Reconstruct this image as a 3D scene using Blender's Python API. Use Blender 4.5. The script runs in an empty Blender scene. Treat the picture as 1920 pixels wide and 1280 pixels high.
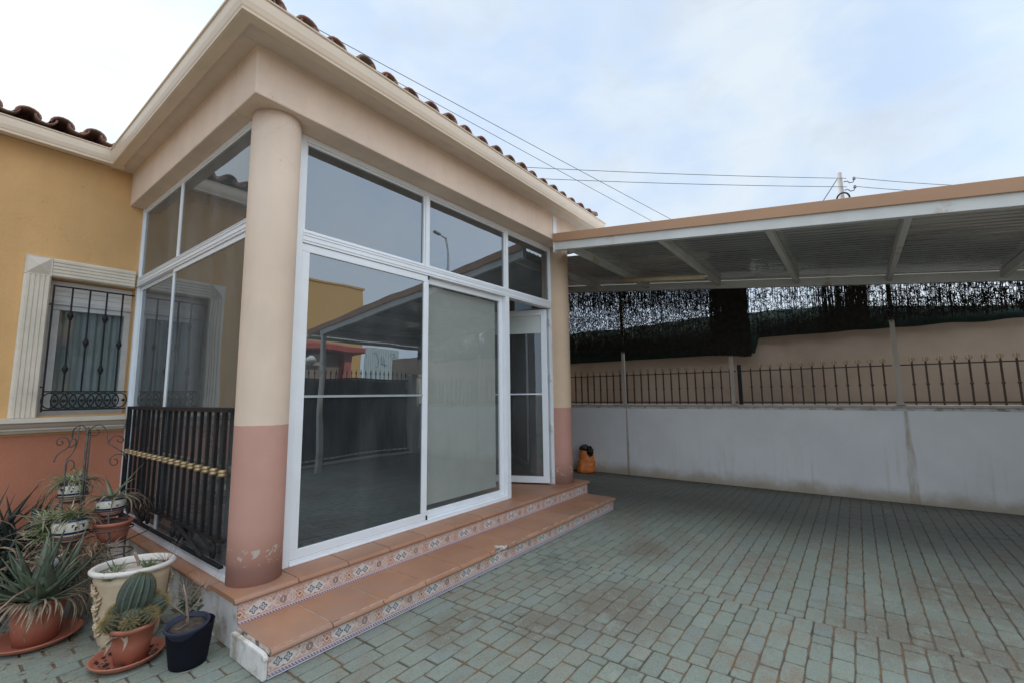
import bpy, bmesh, math, random
from mathutils import Vector, Matrix, noise
R = math.radians
random.seed(11)
sc = bpy.context.scene
C = sc.collection

# ------------------------------------------------------------------ camera
cd = bpy.data.cameras.new('camera'); cam = bpy.data.objects.new('camera', cd); C.objects.link(cam)
YAW, PITCH, ROLL = .649, .117, -.012
F = Vector((math.cos(YAW)*math.cos(PITCH), math.sin(YAW)*math.cos(PITCH), math.sin(PITCH)))
Rt = Vector((math.sin(YAW), -math.cos(YAW), 0)); U = Rt.cross(F)
R2 = Rt*math.cos(ROLL)+U*math.sin(ROLL); U2 = -Rt*math.sin(ROLL)+U*math.cos(ROLL)
M = Matrix((R2, U2, -F)).transposed().to_4x4(); M.translation = Vector((-1.158, -2.816, 1.389))
cam.matrix_world = M
cd.sensor_width = 36; cd.lens = 15.81; cd.clip_start = .05; cd.clip_end = 2000
sc.camera = cam
sc.view_settings.view_transform = 'Standard'; sc.view_settings.look = 'None'
sc.view_settings.gamma = 1; sc.view_settings.use_curve_mapping = False
sc.view_settings.exposure = 0.45

# ------------------------------------------------------------------ node helpers
class V:
    """a value in a node tree; arithmetic on it adds Math nodes"""
    def __init__(s, nt, sock): s.nt = nt; s.s = sock
    def _m(s, op, *a):
        n = s.nt.nodes.new('ShaderNodeMath'); n.operation = op
        for i, v in enumerate((s,)+a):
            if isinstance(v, V): s.nt.links.new(v.s, n.inputs[i])
            else: n.inputs[i].default_value = v
        return V(s.nt, n.outputs[0])
    def __add__(s, o): return s._m('ADD', o)
    __radd__ = __add__
    def __mul__(s, o): return s._m('MULTIPLY', o)
    __rmul__ = __mul__
    def __sub__(s, o): return s._m('SUBTRACT', o)
    def __rsub__(s, o): return (s*-1)+o
    def __truediv__(s, o): return s._m('DIVIDE', o)
    def abs(s): return s._m('ABSOLUTE')
    def sin(s): return s._m('SINE')
    def cos(s): return s._m('COSINE')
    def sqrt(s): return s._m('SQRT')
    def lt(s, o): return s._m('LESS_THAN', o)
    def gt(s, o): return s._m('GREATER_THAN', o)
    def mod(s, o): return s._m('FLOORED_MODULO', o)
    def max(s, o): return s._m('MAXIMUM', o)
    def min(s, o): return s._m('MINIMUM', o)
    def pow(s, o): return s._m('POWER', o)
    def atan2(s, o): return s._m('ARCTAN2', o)
    def step(s, a, b):           # smooth 0..1 between a and b
        n = s.nt.nodes.new('ShaderNodeMapRange'); n.interpolation_type = 'SMOOTHSTEP'
        s.nt.links.new(s.s, n.inputs[0]); n.inputs[1].default_value = a; n.inputs[2].default_value = b
        return V(s.nt, n.outputs[0])
def col(c): return (c[0], c[1], c[2], 1)
def mix(nt, f, a, b, mode='MIX'):
    n = nt.nodes.new('ShaderNodeMix'); n.data_type = 'RGBA'; n.blend_type = mode
    for sock, v in ((n.inputs[0], f), (n.inputs[6], a), (n.inputs[7], b)):
        if isinstance(v, V): nt.links.new(v.s, sock)
        elif isinstance(v, bpy.types.NodeSocket): nt.links.new(v, sock)
        elif isinstance(v, (int, float)): sock.default_value = v
        else: sock.default_value = col(v)
    return n.outputs[2]
def coords(nt, kind='Object'):
    t = nt.nodes.new('ShaderNodeTexCoord'); return t.outputs[kind]
def xyz(nt, vec):
    s = nt.nodes.new('ShaderNodeSeparateXYZ'); nt.links.new(vec, s.inputs[0]); return [V(nt, o) for o in s.outputs]
def noi(nt, vec, scale, detail=4, rough=.55, stretch=(1, 1, 1), off=(0, 0, 0), dist=0):
    m = nt.nodes.new('ShaderNodeMapping'); m.inputs['Scale'].default_value = stretch; m.inputs['Location'].default_value = off
    nt.links.new(vec, m.inputs[0])
    n = nt.nodes.new('ShaderNodeTexNoise'); n.inputs['Scale'].default_value = scale; n.inputs['Detail'].default_value = detail
    n.inputs['Roughness'].default_value = rough; n.inputs['Distortion'].default_value = dist
    nt.links.new(m.outputs[0], n.inputs['Vector']); return V(nt, n.outputs[0])
def new_mat(name):
    m = bpy.data.materials.new(name); m.use_nodes = True; nt = m.node_tree
    b = nt.nodes['Principled BSDF']; return m, nt, b
def bump(nt, b, h, strength=.3, dist=.01):
    n = nt.nodes.new('ShaderNodeBump'); n.inputs['Strength'].default_value = strength; n.inputs['Distance'].default_value = dist
    nt.links.new(h.s, n.inputs['Height']); nt.links.new(n.outputs[0], b.inputs['Normal'])
MATS = {}
def plain(name, c, rough=.6, metal=0, var=.12, scale=6, bmp=.0, bscale=120, stretch=(1, 1, 1), spec=.5, c2=None, thr=(.55, .7)):
    """one colour with soft mottling, an optional second colour in patches, and fine relief"""
    if name in MATS: return MATS[name]
    m, nt, b = new_mat(name); o = coords(nt)
    n = noi(nt, o, scale, 5, .6, stretch)
    out = mix(nt, n.step(.25, .75), [x*(1-var) for x in c], [min(1, x*(1+var)) for x in c])
    if c2:
        k = noi(nt, o, scale*.6, 6, .65, stretch, (3, 7, 1)).step(*thr)
        out = mix(nt, k, out, c2)
    nt.links.new(out, b.inputs['Base Color']); b.inputs['Roughness'].default_value = rough; b.inputs['Metallic'].default_value = metal
    b.inputs['Specular IOR Level'].default_value = spec
    if bmp: bump(nt, b, noi(nt, o, bscale, 3, .6), bmp, .004)
    MATS[name] = m; return m

# ------------------------------------------------------------------ sky and sun
SUN_EL, SUN_DIR = R(29.7), Vector((-.0092, .8689, .4949))
w = bpy.data.worlds.new('World'); sc.world = w; w.use_nodes = True; nt = w.node_tree
bg = nt.nodes['Background']; bg.inputs['Strength'].default_value = .106
sky = nt.nodes.new('ShaderNodeTexSky'); sky.sky_type = 'NISHITA'; sky.sun_disc = False
sky.sun_elevation = SUN_EL; sky.sun_rotation = R(-.6); sky.air_density = 1; sky.dust_density = 2.0; sky.ozone_density = 1
g = coords(nt, 'Generated')
x, y, z = xyz(nt, g)
n1 = noi(nt, g, 1.9, 6, .55, (1, 1, 1.9), (4.2, 1.1, 0), .6)
n2 = noi(nt, g, 4.5, 6, .6, (1, 1, 2.2), (1.3, 5.1, 2), .4)
cov = (n1*.7+n2*.3).step(.36, .62)
dotp = x*SUN_DIR.x+y*SUN_DIR.y+z*SUN_DIR.z
veil = mix(nt, cov, (4.3, 5.4, 7.0), (5.7, 6.35, 6.9))
grey = mix(nt, n2.step(.5, .72)*.55, veil, (4.3, 4.9, 5.8))
glow = dotp.max(0).pow(26)
warm = dotp.max(0).pow(3.0)
cl = nt.nodes.new('ShaderNodeVectorMath'); cl.operation = 'MINIMUM'; nt.links.new(sky.outputs[0], cl.inputs[0]); cl.inputs[1].default_value = (9, 9, 9)
c1 = mix(nt, .06, grey, cl.outputs[0])
c2 = mix(nt, 1.0, c1, mix(nt, glow, (0, 0, 0), (1.6, 1.5, 1.1)), 'ADD')
c3 = mix(nt, 1.0, c2, mix(nt, warm*cov, (0, 0, 0), (.5, .5, .3)), 'ADD')
back = (y*-1).step(.05, .7)*.75          # sky brightness added opposite the sun and at the zenith to light the facade
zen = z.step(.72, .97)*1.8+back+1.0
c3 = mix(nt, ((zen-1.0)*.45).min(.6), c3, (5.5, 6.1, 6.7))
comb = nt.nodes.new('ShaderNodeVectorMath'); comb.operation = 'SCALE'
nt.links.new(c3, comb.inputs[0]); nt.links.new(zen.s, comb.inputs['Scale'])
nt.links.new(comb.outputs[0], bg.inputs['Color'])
sl = bpy.data.lights.new('sun', 'SUN'); so = bpy.data.objects.new('sun', sl); C.objects.link(so)
sl.energy = 2.4; sl.angle = R(3); sl.color = (1, .92, .80)
so.rotation_euler = (-SUN_DIR).to_track_quat('-Z', 'Y').to_euler()

# ------------------------------------------------------------------ materials
def mat_two_tone(name, top, low, zline, peel=False, bscale=70, seed=0, bmp=.35):
    m, nt, b = new_mat(name); o = coords(nt); X, Y, Z = xyz(nt, o)
    n = noi(nt, o, 1.6, 6, .62, off=(seed, 2, 1)).step(.25, .75)
    st = noi(nt, o, 7, 5, .6, (1, 1, .12), (seed, 0, 0)).step(.35, .8)
    t = mix(nt, n, [v*.9 for v in top], [v*1.06 for v in top]); t = mix(nt, st*.22, t, [v*.7 for v in top])
    l = mix(nt, n, [v*.9 for v in low], [v*1.08 for v in low])
    edge = noi(nt, o, 30, 3, .5)*.006+Z
    out = mix(nt, edge.gt(zline), l, t)
    # hairline cracks
    vo = nt.nodes.new('ShaderNodeTexVoronoi'); vo.feature = 'DISTANCE_TO_EDGE'; vo.inputs['Scale'].default_value = 1.3
    mp = nt.nodes.new('ShaderNodeMapping'); nt.links.new(o, mp.inputs[0]); 
    dn = nt.nodes.new('ShaderNodeVectorMath'); dn.operation = 'ADD'
    nn = nt.nodes.new('ShaderNodeTexNoise'); nn.inputs['Scale'].default_value = 3.5; nn.inputs['Detail'].default_value = 5
    nt.links.new(o, nn.inputs['Vector']); nt.links.new(o, dn.inputs[0]); nt.links.new(nn.outputs['Color'], dn.inputs[1])
    nt.links.new(dn.outputs[0], vo.inputs['Vector'])
    crack = V(nt, vo.outputs[0]).lt(.0022)*noi(nt, o, 1.1, 2, .5, off=(9, 1, seed)).step(.5, .6)
    out = mix(nt, crack*.35, out, [v*.45 for v in top])
    if peel:
        dz = noi(nt, o, 9, 4, .6)*.05+Z                       # damp, dusty band at the foot
        out = mix(nt, (1-dz.step(.40, .47))*.55, out, (.34, .21, .19))
        pn = noi(nt, o, 17, 5, .68, (1, 1, 1.3), (seed+2.1, 1, 4), .5)
        band = (1-(Z-.45).abs().step(.04, .12)).max((1-Z.step(.29, .34))*.95)
        chip = (pn*band).gt(.565)
        out = mix(nt, chip, out, (.62, .55, .47))
        bump(nt, b, noi(nt, o, bscale, 4, .6)*.3+(1-chip), bmp, .003)
    else:
        bump(nt, b, noi(nt, o, bscale, 4, .65)+noi(nt, o, 9, 3, .5)*.8, bmp*1.8, .006)
    nt.links.new(out, b.inputs['Base Color']); b.inputs['Roughness'].default_value = .85
    b.inputs['Specular IOR Level'].default_value = .25
    return m
M_wall = mat_two_tone('ochre_wall_paint', (.70, .42, .185), (.52, .205, .12), 1.10, bscale=90)
M_col = mat_two_tone('column_paint', (.74, .575, .445), (.54, .30, .235), 1.222, True, seed=1)
M_col2 = mat_two_tone('column_paint_far', (.68, .50, .35), (.52, .28, .22), 1.222, True, seed=5)
M_beam = mat_two_tone('beam_plaster', (.79, .62, .49), (.6, .5, .4), -5, seed=3)
M_soffit = plain('soffit_paint', (.70, .58, .48), .8, var=.06, bmp=.2)
M_gutter = plain('cream_gutter', (.72, .58, .44), .38, var=.05, scale=3, stretch=(1, 1, 4), c2=(.60, .49, .38), thr=(.62, .8))
M_alu = plain('white_aluminium', (.80, .82, .84), .32, var=.03, scale=4)
M_gasket = plain('black_gasket', (.02, .02, .02), .6)
M_trim = plain('cream_stone_trim', (.68, .60, .49), .75, var=.08, scale=5, bmp=.15, c2=(.50, .43, .36), thr=(.6, .8))
M_iron = plain('black_iron', (.018, .017, .018), .6, metal=.0, var=.3, spec=.25)
M_iron_brown = plain('brown_iron', (.075, .045, .032), .6, metal=.2, var=.3)
M_rust_iron = plain('grey_iron', (.10, .085, .075), .7, metal=.3, var=.35, scale=20)
M_brass = plain('gold_paint', (.42, .30, .16), .42, metal=.5, var=.25, scale=30)
M_gold = plain('dull_gold_finial', (.28, .19, .10), .6, metal=.2, var=.3, scale=30)
M_white_steel = plain('white_painted_steel', (.66, .66, .63), .5, var=.07, scale=3, c2=(.50, .36, .25), thr=(.61, .70))
M_fascia = plain('brown_fascia', (.46, .26, .15), .5, var=.08, scale=2, stretch=(1, .3, 1))
def mat_tile():
    m, nt, b = new_mat('terracotta_step_tile'); o = coords(nt)
    geo = nt.nodes.new('ShaderNodeObjectInfo')
    n = noi(nt, o, 3, 6, .6).step(.3, .7); sp = noi(nt, o, 90, 3, .6).step(.45, .75)
    c = mix(nt, n, (.33, .155, .085), (.42, .215, .125)); c = mix(nt, sp*.28, c, (.27, .12, .07))
    X, Y, Z = xyz(nt, o); wn = nt.nodes.new('ShaderNodeTexWhiteNoise'); wn.noise_dimensions = '2D'; cv = nt.nodes.new('ShaderNodeCombineXYZ')
    nt.links.new(((X-.014)/.34)._m('FLOOR').s, cv.inputs[0]); nt.links.new((Z*7.0)._m('FLOOR').s, cv.inputs[1]); nt.links.new(cv.outputs[0], wn.inputs['Vector'])
    c = mix(nt, V(nt, wn.outputs['Value'])*.45, c, (.27, .135, .08))
    dirt = noi(nt, o, 1.7, 6, .65, off=(3, 3, 3)).step(.47, .66)
    c = mix(nt, dirt*.4, c, (.27, .185, .15))
    nt.links.new(c, b.inputs['Base Color']); b.inputs['Roughness'].default_value = .5
    bump(nt, b, noi(nt, o, 60, 3, .6), .12, .003); return m
M_tile = mat_tile()
M_mortar = plain('white_mortar', (.66, .63, .60), .9, var=.12, scale=10, bmp=.5, c2=(.36, .31, .24), thr=(.47, .64), bscale=50)
M_grout = plain('pale_grout', (.50, .42, .36), .9, var=.3, scale=25, c2=(.12, .09, .07), thr=(.5, .6))
def mat_azulejo(name, zbase, off):
    m, nt, b = new_mat(name); o = coords(nt); X, Y, Z = xyz(nt, o)
    u = (X-off).mod(.34); v = Z-zbase
    def P(cu, cv, su=1, sv=1): return (u-cu)*su, (v-cv)*sv
    base = mix(nt, noi(nt, o, 60, 2, .5).step(.4, .65), (.62, .44, .37), (.50, .32, .27))
    out = base
    spk = noi(nt, o, 110, 2, .5, off=(3, 1, 1)).gt(.60)
    out = mix(nt, spk*.7, out, (.70, .64, .58))
    # lattice of pale diagonal lines and the pale medallion ground
    a, c = P(.145, .064)
    med = (a.abs()*.62+c.abs()).lt(.048); out = mix(nt, med*.85, out, (.70, .66, .61))
    for cu in (.0, .085, .205, .255, .34):
        d, e = P(cu, .064)
        ln = (d.abs()*1.1+e.abs()-.036).abs().lt(.0024); out = mix(nt, ln*.9, out, (.74, .70, .66))
    # two quatrefoils
    for cu in (.118, .170):
        d, e = P(cu, .064); r = (d*d+e*e).sqrt(); th = e.atan2(d)
        rr = r-(th*4).cos()*.0045-.0155
        out = mix(nt, rr.lt(-.003)*.9, out, (.55, .52, .50))
        out = mix(nt, rr.abs().lt(.0036), out, (.09, .13, .17))
        out = mix(nt, ((d.abs()-e.abs()).abs().lt(.0018)*r.lt(.012)), out, (.10, .13, .2))
        out = mix(nt, r.lt(.003), out, (.65, .6, .55))
    # rust diamond, ring rosette
    d, e = P(.045, .062); q = d.abs()+e.abs()
    out = mix(nt, q.lt(.027), out, (.45, .17, .09)); out = mix(nt, (q-.0165).abs().lt(.004), out, (.72, .6, .5)); out = mix(nt, q.lt(.006), out, (.3, .1, .06))
    out = mix(nt, ((d.abs()-.020).abs()+(e.abs()-.020).abs()).lt(.006), out, (.42, .18, .11))
    d, e = P(.285, .064); r = (d*d+e*e).sqrt()
    out = mix(nt, (r-.0165).abs().lt(.0032), out, (.24, .15, .14)); out = mix(nt, ((r-.009).abs().lt(.003)*(d.abs().gt(.002))), out, (.2, .18, .19))
    out = mix(nt, r.lt(.003), out, (.5, .4, .3))
    d, e = P(.228, .085); out = mix(nt, (d.abs()+e.abs()).lt(.010), out, (.34, .30, .22))
    d, e = P(.145, .032); out = mix(nt, (d.abs()*.6+e.abs()).lt(.007), out, (.42, .2, .14))
    # rope border along the foot
    out = mix(nt, v.lt(.031), out, (.68, .52, .47)); out = mix(nt, (v-.030).abs().lt(.0018), out, (.45, .24, .2))
    out = mix(nt, v.lt(.023), out, (.63, .52, .52))
    out = mix(nt, v.lt(.021)*((u+v*.9).mod(.0170).lt(.0095)), out, (.17, .16, .28))
    out = mix(nt, v.lt(.0075), out, (.20, .19, .30)); out = mix(nt, v.lt(.0035), out, (.66, .64, .64))
    gro = u.lt(.0035).max((u-.34).abs().lt(.002)); out = mix(nt, gro, out, (.58, .53, .50))
    out = mix(nt, noi(nt, o, 5, 5, .6).step(.5, .75)*.35, out, (.42, .34, .28))
    nt.links.new(out, b.inputs['Base Color']); b.inputs['Roughness'].default_value = .3
    bump(nt, b, 1-gro, .3, .002); return m
M_az_low = mat_azulejo('patterned_riser_tile_lower', .006, -.058)
M_az_up = mat_azulejo('patterned_riser_tile_upper', .134, -.016)
def mat_glass(name, tint, base, mult=1.5, dust_haze=.06, ior=1.5, rough=0.0):
    m, nt, b = new_mat(name); nt.nodes.remove(b)
    out = nt.nodes['Material Output']
    t = nt.nodes.new('ShaderNodeBsdfTransparent'); t.inputs[0].default_value = col(tint)
    gl = nt.nodes.new('ShaderNodeBsdfGlossy'); gl.inputs['Roughness'].default_value = rough; gl.inputs[0].default_value = (.88, .94, 1, 1)
    fr = nt.nodes.new('ShaderNodeFresnel'); fr.inputs[0].default_value = ior
    gb = nt.nodes.new('ShaderNodeNewGeometry')
    f = (V(nt, fr.outputs[0])*mult+base)*(1-V(nt, gb.outputs['Backfacing']))
    mx = nt.nodes.new('ShaderNodeMixShader'); nt.links.new(f.min(1).s, mx.inputs[0]); nt.links.new(t.outputs[0], mx.inputs[1]); nt.links.new(gl.outputs[0], mx.inputs[2])
    # streaked dusty film, a grey haze painted in to lift the dark panes
    o = coords(nt); wv = noi(nt, o, 1.1, 2, .5)
    bm = nt.nodes.new('ShaderNodeBump'); bm.inputs['Strength'].default_value = .035; bm.inputs['Distance'].default_value = .1; nt.links.new(wv.s, bm.inputs['Height']); nt.links.new(bm.outputs[0], gl.inputs['Normal'])
    dd = nt.nodes.new('ShaderNodeBsdfDiffuse'); dd.inputs[0].default_value = (.50, .53, .53, 1)
    du = noi(nt, o, 3.5, 6, .65, (1, 1, .35)).step(.3, .8)*dust_haze+dust_haze*.6
    m2 = nt.nodes.new('ShaderNodeMixShader'); nt.links.new(du.s, m2.inputs[0]); nt.links.new(mx.outputs[0], m2.inputs[1]); nt.links.new(dd.outputs[0], m2.inputs[2])
    nt.links.new(m2.outputs[0], out.inputs[0]); return m
M_glass = mat_glass('tinted_glass', (.30, .33, .35), .15)
M_glass_door = mat_glass('door_glass', (.88, .88, .87), .07)
M_glass_side = mat_glass('side_glass', (.44, .46, .46), .13, .75, .12)
M_glass_clear = mat_glass('window_glass', (.7, .74, .74), .0, 1.0, .03)
M_blind = plain('pale_roller_blind', (.60, .63, .585), .9, var=.03)
M_screen = plain('dark_insect_screen', (.12, .13, .13), .9, var=.08, scale=3)
M_curtain = plain('net_curtain', (.64, .64, .61), .9, var=.12, scale=8, stretch=(6, 6, .3))
M_roller = plain('white_roller_slats', (.70, .68, .64), .6, var=.05)
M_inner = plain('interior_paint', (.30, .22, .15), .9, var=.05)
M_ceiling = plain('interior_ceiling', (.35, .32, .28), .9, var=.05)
def mat_rooftile():
    m, nt, b = new_mat('weathered_roof_tile'); o = coords(nt)
    n = noi(nt, o, 4, 6, .65).step(.3, .7)
    c = mix(nt, n, (.28, .125, .08), (.19, .10, .075)); li = noi(nt, o, 14, 6, .7).step(.5, .68)
    c = mix(nt, li*.75, c, (.20, .19, .14)); c = mix(nt, noi(nt, o, 40, 4, .7).step(.58, .7)*.6, c, (.38, .33, .27))
    nt.links.new(c, b.inputs['Base Color']); b.inputs['Roughness'].default_value = .9; bump(nt, b, noi(nt, o, 50, 4, .6), .4, .004); return m
M_roof = mat_rooftile()

# ------------------------------------------------------------------ mesh helpers
class MB:
    """collects shapes into one mesh object"""
    def __init__(s): s.v = []; s.f = []; s.sm = []; s.mi = []; s.cur = 0
    def add(s, vs, fs, smooth=False):
        o = len(s.v); s.v += [tuple(p) for p in vs]; s.f += [tuple(i+o for i in f) for f in fs]
        s.sm += [smooth]*len(fs); s.mi += [s.cur]*len(fs); return s
    def box(s, a, b, rot=None, ctr=None):
        x0, y0, z0 = a; x1, y1, z1 = b
        vs = [Vector(p) for p in ((x0,y0,z0),(x1,y0,z0),(x1,y1,z0),(x0,y1,z0),(x0,y0,z1),(x1,y0,z1),(x1,y1,z1),(x0,y1,z1))]
        if rot is not None:
            c = Vector(ctr) if ctr is not None else sum(vs, Vector())/8
            vs = [rot@(p-c)+c for p in vs]
        return s.add(vs, [(0,3,2,1),(4,5,6,7),(0,1,5,4),(1,2,6,5),(2,3,7,6),(3,0,4,7)])
    def prism(s, prof, p0, p1, ax, up, smooth=False, cap=True):
        """profile (a,b) swept from p0 to p1; a along ax, b along up"""
        p0, p1, ax, up = map(Vector, (p0, p1, ax, up)); n = len(prof)
        vs = [p0+ax*a+up*b for a, b in prof]+[p1+ax*a+up*b for a, b in prof]
        d = (p1-p0).dot(ax.cross(up))
        fs = [(i, (i+1) % n, n+(i+1) % n, n+i) for i in range(n)]
        caps = [tuple(range(n))[::-1], tuple(range(n, 2*n))]
        area = sum(prof[i][0]*prof[(i+1) % n][1]-prof[(i+1) % n][0]*prof[i][1] for i in range(n))
        if (area > 0) != (d > 0): fs = [f[::-1] for f in fs]; caps = [f[::-1] for f in caps]
        s.add(vs, fs, smooth)
        if cap: 
            k = len(s.v)-2*n
            for f in caps: s.f.append(tuple(i+k for i in f)); s.sm.append(False); s.mi.append(s.cur)
        return s
    def tube(s, pts, r, seg=8, closed=False, cap=True, smooth=True, flat=1):
        pts = [Vector(p) for p in pts]; n = len(pts); rr = r if isinstance(r, (list, tuple)) else [r]*n
        vs = []; prev = None
        for i, p in enumerate(pts):
            if closed: t = pts[(i+1) % n]-pts[i-1]
            else: t = pts[min(i+1, n-1)]-pts[max(i-1, 0)]
            t = t.normalized() if t.length > 1e-9 else Vector((0, 0, 1))
            if prev is None:
                a = Vector((0, 0, 1)) if abs(t.z) < .9 else Vector((1, 0, 0)); nrm = t.cross(a).normalized()
            else:
                nrm = prev-t*prev.dot(t); nrm = nrm.normalized() if nrm.length > 1e-6 else t.orthogonal().normalized()
            prev = nrm; bi = t.cross(nrm)
            for k in range(seg):
                an = 2*math.pi*k/seg; vs.append(p+nrm*math.cos(an)*rr[i]+bi*math.sin(an)*rr[i]*flat)
        fs = []
        m = n if closed else n-1
        for i in range(m):
            j = (i+1) % n
            for k in range(seg): fs.append((i*seg+k, i*seg+(k+1) % seg, j*seg+(k+1) % seg, j*seg+k))
        if cap and not closed: fs += [tuple(range(seg))[::-1], tuple(range((n-1)*seg, n*seg))]
        return s.add(vs, fs, smooth)
    def lathe(s, prof, c=(0, 0, 0), seg=32, sx=1, sy=1, smooth=True, tilt=None, wob=0):
        c = Vector(c); vs = []
        for r, zz in prof:
            for k in range(seg):
                a = 2*math.pi*k/seg; q = 1+wob*math.sin(3*a+zz*20)
                p = Vector((r*math.cos(a)*sx*q, r*math.sin(a)*sy*q, zz))
                if tilt: p = tilt@p
                vs.append(p+c)
        fs = []
        for i in range(len(prof)-1):
            for k in range(seg): fs.append((i*seg+k, i*seg+(k+1) % seg, (i+1)*seg+(k+1) % seg, (i+1)*seg+k))
        if prof[0][0] > 1e-5: fs.append(tuple(range(seg))[::-1])
        if prof[-1][0] > 1e-5: fs.append(tuple(range((len(prof)-1)*seg, len(prof)*seg)))
        return s.add(vs, fs, smooth)
    def blob(s, c, r, seg=8, rings=5, sc_=(1, 1, 1)):
        prof = [(r*math.sin(math.pi*i/rings)+1e-4, -r*math.cos(math.pi*i/rings)*sc_[2]) for i in range(rings+1)]
        return s.lathe(prof, c, seg, sc_[0], sc_[1])
    def blade(s, path, wid, thick=.3, side=None, smooth=True, chan=.25):
        """a tapering leaf along path: channelled upper face and rounded back, widths wid[i]"""
        pts = [Vector(p) for p in path]; n = len(pts); vs = []
        for i, p in enumerate(pts):
            t = (pts[min(i+1, n-1)]-pts[max(i-1, 0)]).normalized()
            sd = side if side is not None else t.cross(Vector((0, 0, 1)))
            sd = sd-t*sd.dot(t); sd = sd.normalized() if sd.length > 1e-5 else Vector((1, 0, 0))
            up = sd.cross(t); wv = wid[i]
            vs += [p-sd*wv+up*wv*chan, p-up*wv*thick*.2, p+sd*wv+up*wv*chan, p+sd*wv*.5-up*wv*thick, p-sd*wv*.5-up*wv*thick]
        fs = []
        for i in range(n-1):
            for k in range(5): fs.append((i*5+k, i*5+(k+1) % 5, (i+1)*5+(k+1) % 5, (i+1)*5+k))
        return s.add(vs, fs, smooth)
    def build(s, name, mats, parent=None, **kw):
        me = bpy.data.meshes.new(name); me.from_pydata(s.v, [], s.f)
        if not isinstance(mats, (list, tuple)): mats = [mats]
        for m in mats: me.materials.append(m)
        me.polygons.foreach_set('use_smooth', s.sm); me.polygons.foreach_set('material_index', s.mi); me.update()
        o = bpy.data.objects.new(name, me); C.objects.link(o)
        if parent is not None: adopt(o, parent)
        for k, v in kw.items(): o[k] = v
        return o
def world_loc(o):
    return (world_loc(o.parent) if o.parent else Vector())+o.location-(Vector(o.get('_p', (0, 0, 0))) if False else Vector())
ORG = {}
def adopt(o, parent):
    """parent o while it keeps its place; every parent here is only ever translated"""
    o.parent = parent; o.matrix_parent_inverse = Matrix.Translation(-ORG.get(parent.name, Vector()))
    ORG[o.name] = ORG.get(o.name, Vector())
def thing(name, label, cat, loc=(0, 0, 0), group=None):
    o = bpy.data.objects.new(name, None); C.objects.link(o); o.location = loc; o.empty_display_size = .2
    ORG[o.name] = Vector(loc); o['label'] = label; o['category'] = cat
    if group: o['group'] = group
    return o
def tag(o, label, cat, group=None):
    o['label'] = label; o['category'] = cat
    if group: o['group'] = group
    return o
def bevel(o, wd, seg=2):
    m = o.modifiers.new('soft_edges', 'BEVEL'); m.width = wd; m.segments = seg; m.limit_method = 'ANGLE'; m.angle_limit = R(40)
    m.harden_normals = False; return o
def rnd(a, b): return random.uniform(a, b)

# ================================================================== GROUND
def mat_paver():
    m, nt, b = new_mat('green_paving_block'); o = coords(nt)
    at = nt.nodes.new('ShaderNodeAttribute'); at.attribute_name = 'tone'; tn = V(nt, at.outputs['Fac'])
    X, Y, Z = xyz(nt, o)
    n = noi(nt, o, 22, 5, .7).step(.25, .75)
    c = mix(nt, tn, (.172, .193, .156), (.252, .278, .225)); c = mix(nt, n*.4, c, (.13, .14, .115)); hue = V(nt, nt.nodes.new('ShaderNodeAttribute').outputs['Fac']); hue.s.node.attribute_name = 'hue'; c = mix(nt, hue.gt(.92)*.3, c, (.25, .19, .14)); c = mix(nt, hue.lt(.16)*.22, c, (.17, .20, .225))
    big = noi(nt, o, .9, 5, .6).step(.35, .7); c = mix(nt, big*.35, c, (.20, .21, .175))
    oil = noi(nt, o, 1.1, 6, .72, off=(3.6, .2, 0), dist=.8).step(.55, .68)*noi(nt, o, 7, 5, .7, off=(2, 2, 2)).step(.3, .65); c = mix(nt, oil*.7, c, (.085, .08, .065))
    mud = noi(nt, o, 1.5, 6, .7, off=(.6, 2.2, 0), dist=.6).step(.50, .62)*noi(nt, o, 9, 5, .7).step(.38, .58)
    c = mix(nt, mud*.75, c, (.20, .135, .09))
    for px, py, sx, sy in ((1.75, -1.45, .55, .5), (2.35, -3.05, .5, .7), (1.25, -1.15, .25, .35), (2.9, -1.2, .4, .3), (.9, -.75, .3, .2), (3.3, -3.4, .6, .6)):   # dried mud where water stands
        e = (((X-px)/sx).pow(2.0)+((Y-py)/sy).pow(2.0)).sqrt(); mk = (1-e.step(.2, 1.15))*noi(nt, o, 6, 6, .75, off=(px, py, 0)).step(.36, .52); c = mix(nt, mk*.8, c, (.125, .085, .055))
    # painted carport shade: paving colour darkens to brown-grey along the back
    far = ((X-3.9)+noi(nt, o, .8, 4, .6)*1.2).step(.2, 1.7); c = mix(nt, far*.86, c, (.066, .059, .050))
    sp = noi(nt, o, 130, 3, .7).step(.35, .7); c = mix(nt, sp*.35, c, (.33, .36, .31)); c = mix(nt, noi(nt, o, 95, 3, .7, off=(5, 5, 5)).step(.52, .66)*.5, c, (.10, .115, .09))
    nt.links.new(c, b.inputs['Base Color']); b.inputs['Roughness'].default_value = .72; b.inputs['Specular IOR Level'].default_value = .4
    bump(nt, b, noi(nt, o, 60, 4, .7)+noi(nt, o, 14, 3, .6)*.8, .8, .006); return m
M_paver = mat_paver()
M_sand = plain('joint_soil', (.095, .078, .055), 1, var=.35, scale=9, bmp=.5, bscale=60, c2=(.17, .10, .05), thr=(.45, .6))
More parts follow.
